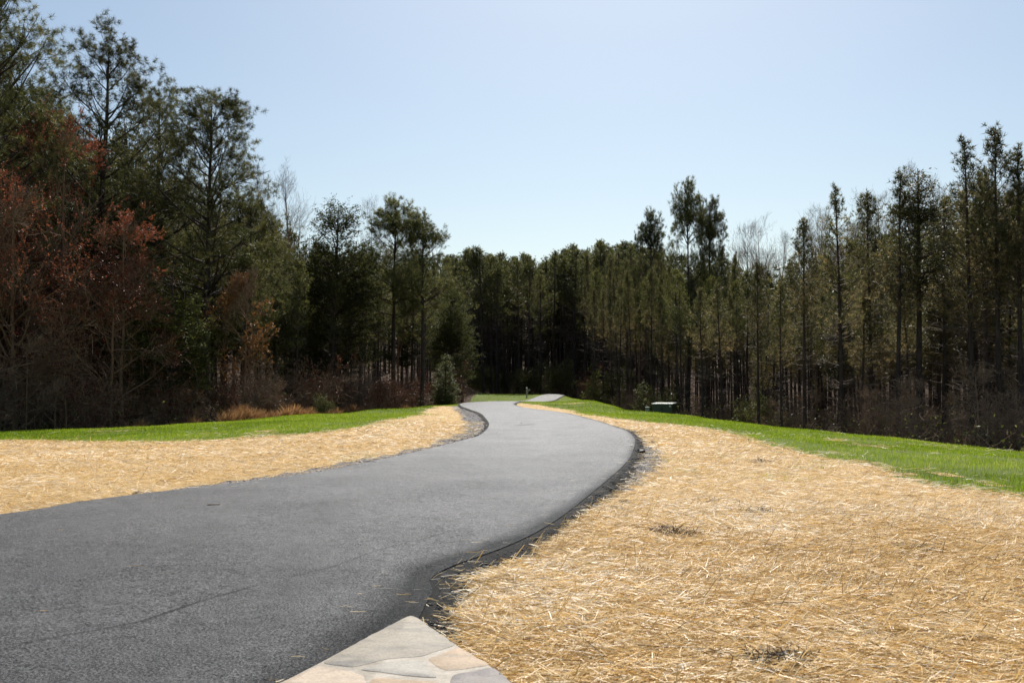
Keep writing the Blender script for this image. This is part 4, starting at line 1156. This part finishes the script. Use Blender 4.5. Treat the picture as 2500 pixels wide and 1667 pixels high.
# right wood
fill(74, 1450, 1800, (13, 55), [SLIM[2], SLIM[0], SLIM[2], YOUNG[1], YOUNG[3], YOUNG[0]], (6, 100), 2.4, "slender dark pine of the stand right of the far lawn", 'tree', "pines right of the far lawn", hmin=0.80, xs=(0.5, 0.85))
fill(128, 1640, 2700, (13, 46), YOUNG + YOUNG + YOUNG + [WPINE, SLIM[0], SLIM[2]], (10, 190), 1.7, "thin-stemmed young pine standing in the crowded right wood", 'tree', "crowded young pines of the right wood", hmin=0.78, xs=(0.75, 1.3))
fill(26, 1500, 2650, (9, 26), BARE_LOW, (330, 520), 1.8, "brown leafless understorey tree among the right wood's trunks", 'tree', "bare understorey trees of the right wood", hmin=0.7)
fill(40, 1500, 2650, (9, 32), BRUSH + [LAUREL], (0, 0), 1.4, "low tangled bush among the trunks of the right wood", 'shrub', "bushes of the right wood", hmax=(1.8, 4.2))
# bare woods on the far right hill
def bare_at(px, d, top, label=None, grp="bare trees on the far right hill"):
    spawn(random.choice(BARE), px, d, 0, label or "leafless grey tree on the hill behind the right wood", 'tree', grp, top=top, xs=random.uniform(0.7, 1.0))
for px, top in ((1835, 545), (1868, 532), (1905, 565), (1800, 600), (1990, 540), (2020, 520), (2110, 470), (2150, 465), (2220, 400), (2285, 430), (2330, 450), (2010, 500)):
    bare_at(px, random.uniform(128, 150), top)
for _ in range(40):
    px = random.uniform(1560, 2640)
    bare_at(px, random.uniform(105, 165), sky_at(px) + random.uniform(5, 80))
for _ in range(14):
    px = random.uniform(300, 1050)
    spawn(random.choice(BARE), px, crest_d(px) + random.uniform(35, 60), 0, "leafless grey tree deep in the left wood", 'tree', "bare trees deep in the left wood", top=sky_at(px) + random.uniform(15, 90), xs=0.8)

# --- front rows are told apart by their order, the rest stand behind them
ORD = ['first', 'second', 'third', 'fourth', 'fifth', 'sixth', 'seventh', 'eighth', 'ninth', 'tenth', 'eleventh', 'twelfth', 'thirteenth', 'fourteenth', 'fifteenth', 'sixteenth', 'seventeenth', 'eighteenth', 'nineteenth', 'twentieth']
groups = {}
for o, px, d, H in EVERY:
    if o.get('group') and o['group'] != "young pines along the right edge":
        groups.setdefault(o['group'], []).append((d - crest_d(px), px, o))
for g, L in groups.items():
    L.sort(key=lambda a: a[0])
    seen = [a for a in L if -20 < a[1] < 2520]
    front = sorted(seen[:min(20, len(seen))], key=lambda a: a[1])
    ids = {id(a[2]) for a in front}
    for k, (_, px, o) in enumerate(front):
        base = SHORT[g]
        o['label'] = base + ", " + ORD[k] + " from the left in the front row"
    for _, px, o in L:
        if id(o) not in ids:
            o['label'] = SHORT[g] + ", standing behind the front row"

# --- far wood: the mass behind everything ------------------------------------------------------
def far_wood():
    global rng
    rng = np.random.default_rng(5)
    n = 2200
    px = np.where(rng.random(n) < 0.3, rng.uniform(1080, 1560, n), rng.uniform(-900, 3400, n)); u = (px - 1250) / F
    cd = np.array([crest_d(p) for p in px])
    d = np.where((px > 1080) & (px < 1560), rng.uniform(188, 260, n), cd + rng.uniform(48, 130, n))
    x = u * d; z = ground_z(x, d)
    top = np.array([sky_at(p) for p in px]) + rng.uniform(18, 110, n)
    top = np.where(px > 1780, top + 30, top)
    H = np.clip(EYE - (top - 945) / F * d - z, 6, 34)
    # stems
    P = np.stack([np.column_stack([x, d, z - 0.3]), np.column_stack([x + rng.normal(0, .3, n), d, z + H * 0.5]), np.column_stack([x + rng.normal(0, .5, n), d, z + H])], 1)
    R = (H * 0.008)[:, None] * np.array([1, 0.7, 0.1])[None]
    tv, tf = tubes(P, R, 4)
    # clumps of coarse needles
    q = 38
    s = rng.random((n, q)) ** 0.8
    cb = rng.uniform(0.12, 0.52, n)[:, None]
    hh = cb + (1 - cb) * s
    rad = (H * 0.11)[:, None] * (1.02 - s) ** 0.5 * np.sqrt(rng.random((n, q)))
    a = rng.uniform(0, 6.28, (n, q))
    C = np.stack([x[:, None] + np.cos(a) * rad, d[:, None] + np.sin(a) * rad, z[:, None] + H[:, None] * hh], -1).reshape(-1, 3)
    hv, hf, hr = needle_tufts(C, np.tile(UPV, (len(C), 1)), 5, 0.68, 0.17, 0.7)
    V = np.vstack([tv, hv])
    me = mesh_np("far_wood", V, [(tf, 0), (hf + len(tv), 1)], [M_pbark, M_needle], rnd=np.concatenate([np.zeros(len(tv)), hr]))
    o = link(bpy.data.objects.new("far_wood", me))
    tag(o, "distant wood closing the view behind the trees on every side", "woodland", kind="stuff")
far_wood()

# --- undergrowth: twigs, litter and glossy leaves on the wood floor -----------------------------
def undergrowth():
    global rng
    rng = np.random.default_rng(6)
    n = 20000
    px = rng.uniform(-300, 2800, n)
    cd = np.interp(px, np.arange(-300, 2801, 50), [crest_d(p) for p in range(-300, 2801, 50)])
    d = cd + 3.5 + rng.random(n) ** 1.2 * 60
    x = (px - 1250) / F * d; z = ground_z(x, d)
    p = np.column_stack([x, d, z])
    D = unit(rng.normal(size=(n, 3)) * np.array([1, 1, 0.6]) + UPV * 0.7)
    p[:, 2] += rng.random(n) ** 2 * 1.6
    B = shoot(p, D, rng.uniform(0.4, 1.7, n), 4, 0.1, 0.2)
    R = rng.uniform(0.004, 0.011, n)[:, None] * np.linspace(1, 0.5, 4)[None]
    tv, tf = tubes(B, R, 2)
    m = 42000
    k = rng.integers(0, n, m); C = p[k] + rng.normal(0, 1, (m, 3)) * np.array([0.7, 0.7, 0.45]); C[:, 2] = np.maximum(C[:, 2], ground_z(C[:, 0], C[:, 1]) + 0.03)
    lv, lf, lr = leaf_bits(C, 0.075, 0.55)
    me = mesh_np("undergrowth", np.vstack([tv, lv]), [(tf, 0), (lf + len(tv), 1)], [M_twig, M_broad], rnd=np.concatenate([np.zeros(len(tv)), lr]))
    o = link(bpy.data.objects.new("undergrowth", me))
    tag(o, "tangle of fallen twigs and evergreen leaves covering the wood floor", "undergrowth", kind="stuff")
undergrowth()

# --- dry sedge clumps along the left verge ------------------------------------------------------
def sedge_mesh(seed):
    global rng
    rng = np.random.default_rng(seed)
    n = 230
    a = rng.uniform(0, 6.28, n); t = np.abs(rng.normal(0, 0.42, n))
    D = np.stack([np.cos(a) * np.sin(t) + 0.18, np.sin(a) * np.sin(t), np.cos(t)], 1)
    p = np.column_stack([rng.normal(0, 0.12, (n, 2)), np.full(n, -0.02)])
    B = shoot(p, unit(D), rng.uniform(0.35, 1.1, n), 4, -0.45, 0.07)
    V, q = tubes(B, rng.uniform(0.005, 0.010, n)[:, None] * np.array([1, 1, 1.2, 0.5])[None], 2)
    return mesh_np("sedge_clump", V, [(q, 0)], [M_sedge], rnd=np.repeat(rng.random(n), 8))
SEDGE = [sedge_mesh(80), sedge_mesh(81)]
rng = np.random.default_rng(123)
spots = [(420, .6), (470, .7), (545, .9), (560, 1.2), (578, 1.3), (592, 1.3), (606, 1.1), (625, .9), (640, .9), (660, 1.0), (672, 0.8), (690, .7), (700, 1.05), (712, 1.15), (722, 1.0), (738, .9), (758, .9), (778, .8), (800, .85), (820, .9), (842, .8), (862, .8), (250, .5), (345, .6), (330, .5), (990, .7), (1130, .8), (885, .5)]
spots.sort()
NUM = ORD + ['twenty-first', 'twenty-second', 'twenty-third', 'twenty-fourth', 'twenty-fifth', 'twenty-sixth', 'twenty-seventh', 'twenty-eighth']
for si, (px, h) in enumerate(spots):
    d = crest_d(px) + random.uniform(1.6, 3.2); x = (px - 1250) / F * d
    o = link(bpy.data.objects.new("sedge_clump", random.choice(SEDGE)))
    o.location = (x, d, gz1(x, d)); s = h * random.uniform(0.7, 1.0); o.scale = (s * 1.2, s * 1.2, s); o.rotation_euler = (0, 0, random.gauss(0, 0.5))
    tag(o, "dry tan sedge clump behind the left verge, " + NUM[si] + " from the left", "grass clump", "dry sedge clumps along the left verge")

# ------------------------------------------------------------------ built things
def plain(name, col, rough=0.6, spec=0.3, nz=20, var=0.25):
    m, nt = new_mat(name)
    n = noise(nt, nz, 4, geo_pos(nt))
    c = mix(nt, col, tuple(v * (1 - var) for v in col), n)
    finish(nt, c, rough, spec)
    return m
M_gpaint = plain("green_enamel", (0.035, 0.055, 0.025), 0.42, 0.5)
M_glid = plain("sunlit_green_lid", (0.32, 0.36, 0.31), 0.35, 0.5)  # brightness of the sunlit top painted into the lid colour
M_ped = plain("pale_green_plastic", (0.30, 0.34, 0.27), 0.5)
M_wood = plain("weathered_post_wood", (0.68, 0.60, 0.48), 0.8, 0.2)
M_concrete = plain("concrete_pad", (0.35, 0.34, 0.32), 0.85, 0.2)
M_tagp = plain("white_sticker", (0.75, 0.72, 0.65), 0.6)
M_black = plain("black_lock", (0.02, 0.02, 0.02), 0.5)
import bmesh
def bx(bm, x0, x1, y0, y1, z0, z1, bev=0.0):
    g = bmesh.ops.create_cube(bm, size=1.0)
    for v in g['verts']:
        v.co = Vector(((x0 + x1) / 2 + v.co.x * (x1 - x0), (y0 + y1) / 2 + v.co.y * (y1 - y0), (z0 + z1) / 2 + v.co.z * (z1 - z0)))
    if bev > 0:
        es = list({e for v in g['verts'] for e in v.link_edges})
        bmesh.ops.bevel(bm, geom=es, offset=bev, segments=2, affect='EDGES', profile=0.6)
def bobj(name, bm, mat, parent):
    me = bpy.data.meshes.new(name); bm.to_mesh(me); bm.free(); me.materials.append(mat)
    return link(bpy.data.objects.new(name, me), parent)
def empty(name, px, d, dz=0.0, rz=0.0):
    x = (px - 1250) / F * d
    o = bpy.data.objects.new(name, None); o.location = (x, d, gz1(x, d) + dz); o.rotation_euler = (0, 0, rz); COL.objects.link(o)
    return o

# big green transformer cabinet
e = empty("transformer_cabinet", 1621, crest_d(1621) + 2.2, 0.12, math.radians(-24))
e.location.z = EYE - (1010 - 945) / F * e.location.y + 0.02
tag(e, "dark green pad-mounted transformer cabinet with sunlit lid at the right lawn's edge", "electrical box")
b = bmesh.new(); bx(b, -0.85, 0.85, -0.68, 0.68, -0.35, 0.0, 0.01); bobj("pad", b, M_concrete, e)
b = bmesh.new(); bx(b, -0.72, 0.72, -0.58, 0.58, 0.0, 0.66, 0.015); bobj("cabinet_body", b, M_gpaint, e)
b = bmesh.new(); bx(b, -0.76, 0.76, -0.62, 0.62, 0.662, 0.72, 0.02)
for v in b.verts:
    if v.co.z > 0.68: v.co.z += 0.05 * (v.co.y + 0.62)
bobj("lid", b, M_glid, e)
b = bmesh.new(); bx(b, -0.70, -0.012, -0.597, -0.583, 0.04, 0.64, 0.004); bobj("door", b, M_gpaint, e)
b = bmesh.new(); bx(b, 0.012, 0.70, -0.597, -0.583, 0.04, 0.64, 0.004); bobj("door", b, M_gpaint, e)
b = bmesh.new(); bx(b, -0.05, 0.05, -0.625, -0.598, 0.30, 0.40, 0.006); bobj("lock", b, M_black, e)
b = bmesh.new(); bx(b, 0.50, 0.64, -0.603, -0.5985, 0.49, 0.59); bobj("sticker", b, M_tagp, e)
# small pedestal
e = empty("utility_pedestal", 1580, crest_d(1580) + 1.8, 0.0, math.radians(-18))
e.location.z = EYE - (1005 - 945) / F * e.location.y
tag(e, "small pale grey-green utility pedestal left of the transformer cabinet", "utility box")
b = bmesh.new(); bx(b, -0.15, 0.15, -0.13, 0.13, -0.3, 0.33, 0.02); bobj("housing", b, M_ped, e)
b = bmesh.new(); bx(b, -0.168, 0.168, -0.148, 0.148, 0.332, 0.385, 0.022)
bobj("cap", b, plain("sunlit_cap", (0.55, 0.56, 0.50), 0.5), e)  # cap coloured lighter than the housing to show sun on top
b = bmesh.new(); bx(b, -0.02, 0.02, -0.142, -0.132, 0.22, 0.27, 0.003); bobj("latch", b, M_black, e)
# wooden post with a side arm
pd = 126.0
e = empty("wooden_post", 1286, pd, 0.0, math.radians(-8))
tag(e, "pale wooden post with a short side arm beside the far end of the road", "post")
sc_ = 1.15
b = bmesh.new(); bx(b, -0.085, 0.085, -0.085, 0.085, -0.3, 1.08 * sc_, 0.01); bobj("post", b, M_wood, e)
b = bmesh.new(); bx(b, -0.12, 0.12, -0.12, 0.12, 1.082 * sc_, 1.13 * sc_, 0.015)
bmesh.ops.create_cone(b, cap_ends=True, segments=4, radius1=0.15, radius2=0.0, depth=0.08, matrix=__import__('mathutils').Matrix.Translation((0, 0, 1.13 * sc_ + 0.042)) @ __import__('mathutils').Matrix.Rotation(math.radians(45), 4, 'Z'))
bobj("post_cap", b, plain("white_cap", (0.8, 0.8, 0.78), 0.4), e)
b = bmesh.new(); bx(b, 0.087, 0.46, -0.055, 0.055, 0.86 * sc_, 0.94 * sc_, 0.008); bobj("arm", b, plain("white_arm", (0.7, 0.68, 0.62), 0.5), e)
b = bmesh.new(); bx(b, 0.0, 0.30, -0.035, 0.035, -0.035, 0.035, 0.005)
bm_rot = __import__('mathutils').Matrix.Translation((0.088, 0, 0.64 * sc_)) @ __import__('mathutils').Matrix.Rotation(math.radians(-42), 4, 'Y')
bmesh.ops.transform(b, matrix=bm_rot, verts=b.verts); bobj("brace", b, M_wood, e)
b = bmesh.new(); bx(b, -0.11, 0.11, -0.11, 0.11, 0.42 * sc_, 0.47 * sc_, 0.01); bobj("collar", b, M_wood, e)

# ------------------------------------------------------------------ small things lying about
def clod_mesh(name, seed, stretch, mat):
    b = bmesh.new(); bmesh.ops.create_icosphere(b, subdivisions=3, radius=0.5)
    r = np.random.default_rng(seed)
    off = r.uniform(0, 50)
    from mathutils import noise as mn
    for v in b.verts:
        k = 1 + 0.55 * mn.noise(v.co * 2.3 + Vector((off, 0, 0))) + 0.35 * mn.noise(v.co * 6 + Vector((0, off, 0)))
        v.co = Vector((v.co.x * stretch[0] * k, v.co.y * stretch[1] * k, v.co.z * stretch[2] * k))
    me = bpy.data.meshes.new(name); b.to_mesh(me); b.free(); me.materials.append(mat)
    return me
M_soil = bed_mat("red_soil", [(0.3, (0.05, 0.025, 0.015)), (0.6, (0.14, 0.07, 0.04)), (0.8, (0.22, 0.13, 0.08))], 40)
M_clod = bed_mat("dark_hay_clod", [(0.3, (0.05, 0.035, 0.02)), (0.6, (0.15, 0.11, 0.07)), (0.8, (0.30, 0.24, 0.16))], 60, 0.05)
def clod(px, py, size, seed, mat, label, cat, up=0.3, stretch=(1, 1, 0.5), off=0.04):
    x, y = unproject([(px, py)], off)[0]
    o = link(bpy.data.objects.new("soil_clod" if mat is M_soil else "hay_clod", clod_mesh("clod", seed, stretch, mat)))
    o.location = (x, y, gz1(x, y) + off - 0.01 + size * 0.08); o.scale = (size,) * 3; o.rotation_euler = (0, 0, seed)
    tag(o, label, cat)
def tangle(px, py, size, seed, label, n=260, mat=None, dark=0.12):
    """a matted knot of dark rotted stalks"""
    global rng
    rng = np.random.default_rng(seed)
    x, y = unproject([(px, py)], 0.04)[0]
    p = rng.normal(0, 0.36, (n, 3)) * np.array([1, 0.8, 0.12]); p[:, 2] = np.abs(p[:, 2])
    D = unit(rng.normal(size=(n, 3)) * np.array([1, 1, 0.22]))
    B = shoot(p * size, D, rng.uniform(0.2, 0.45, n) * size, 4, 0, 0.3)
    V, q = tubes(B, np.full((n, 4), 0.0022 + 0.003 * size), 2)
    o = link(bpy.data.objects.new("hay_clump", mesh_np("hay_clump", V, [(q, 0)], [mat or M_tangle], rnd=np.repeat(np.clip(rng.normal(0.4, 0.2, n), 0, 1), 8))))
    o.location = (x, y, gz1(x, y) + 0.045)
    tag(o, label, "hay clump")
M_tangle = leaf_mat("rotted_stalks", [(0.0, (0.09, 0.055, 0.025)), (0.5, (0.30, 0.20, 0.10)), (1.0, (0.58, 0.44, 0.26))], 0.0, obj_var=0.0)
M_rot = leaf_mat("grey_rotted_stalks", [(0.0, (0.03, 0.022, 0.015)), (0.5, (0.13, 0.105, 0.08)), (1.0, (0.36, 0.31, 0.25))], 0.0, obj_var=0.0)
tangle(1905, 1612, 0.28, 201, "grey-brown matted clump in the straw near the bottom edge, right of centre", 520, M_rot)
tangle(1843, 1246, 0.30, 202, "dark tuft in the middle of the right straw bank")
tangle(1734, 1222, 0.20, 203, "small dark tuft left of the middle tuft on the right straw bank", 120)
tangle(1857, 1125, 0.34, 204, "dark hay tuft near the lawn on the right straw bank", 160)
tangle(2215, 1335, 0.30, 205, "brown matted patch at the right of the right straw bank", 200)
tangle(1650, 1297, 0.30, 207, "brown dug patch in the straw, right part of the dark hollow", 300)
clod(1612, 1287, 0.26, 1, M_soil, "elongated dark soil hollow in the right straw bank", "soil patch", stretch=(1.6, 0.6, 0.18))
clod(1525, 1222, 0.20, 2, M_soil, "right one of two reddish soil clods beside the road edge", "soil clod", stretch=(1.5, 0.8, 0.3))
clod(1500, 1237, 0.20, 3, M_soil, "left one of two reddish soil clods beside the road edge", "soil clod", stretch=(1.5, 0.8, 0.3))
clod(1593, 1078, 0.16, 4, M_soil, "small brown soil lump in the straw beside the gravel", "soil clod")
clod(338, 1204, 0.16, 5, M_crumb, "black asphalt lump on the left edge of the road", "asphalt lump")
clod(190, 1224, 0.10, 6, M_crumb, "smaller black asphalt lump left of the big one", "asphalt lump")
clod(1563, 1102, 0.24, 7, M_crumb, "black asphalt lump at the gravel on the right bend", "asphalt lump")
# twig on the asphalt
x, y = unproject([(506, 1233)], ROAD_OFF)[0]
rng = np.random.default_rng(9)
B = shoot(np.array([[0, 0, 0.0]]), np.array([[1.0, 0.1, 0]]), np.array([0.16]), 6, 0, 0.06); B[..., 2] = 0.006
tv, tf = tubes(B, np.full((1, 6), 0.006), 6)
o = link(bpy.data.objects.new("fallen_twig", mesh_np("fallen_twig", tv, [(tf, 0)], [M_twig], smooth=True))); o.location = (x, y, terr1(x, y) + ROAD_OFF)
tag(o, "short brown twig lying on the asphalt near the left verge", "twig")
for me in list(bpy.data.meshes):
    if me.users == 0: bpy.data.meshes.remove(me)
print("TRIS", sum(len(m.polygons) for m in bpy.data.meshes), "OBJ", len(bpy.data.objects))
for nm in ("straw_mulch","lawn_grass","gravel","asphalt_crumbs","ground","far_wood","undergrowth"):
    print(nm, len(bpy.data.meshes[nm].polygons))
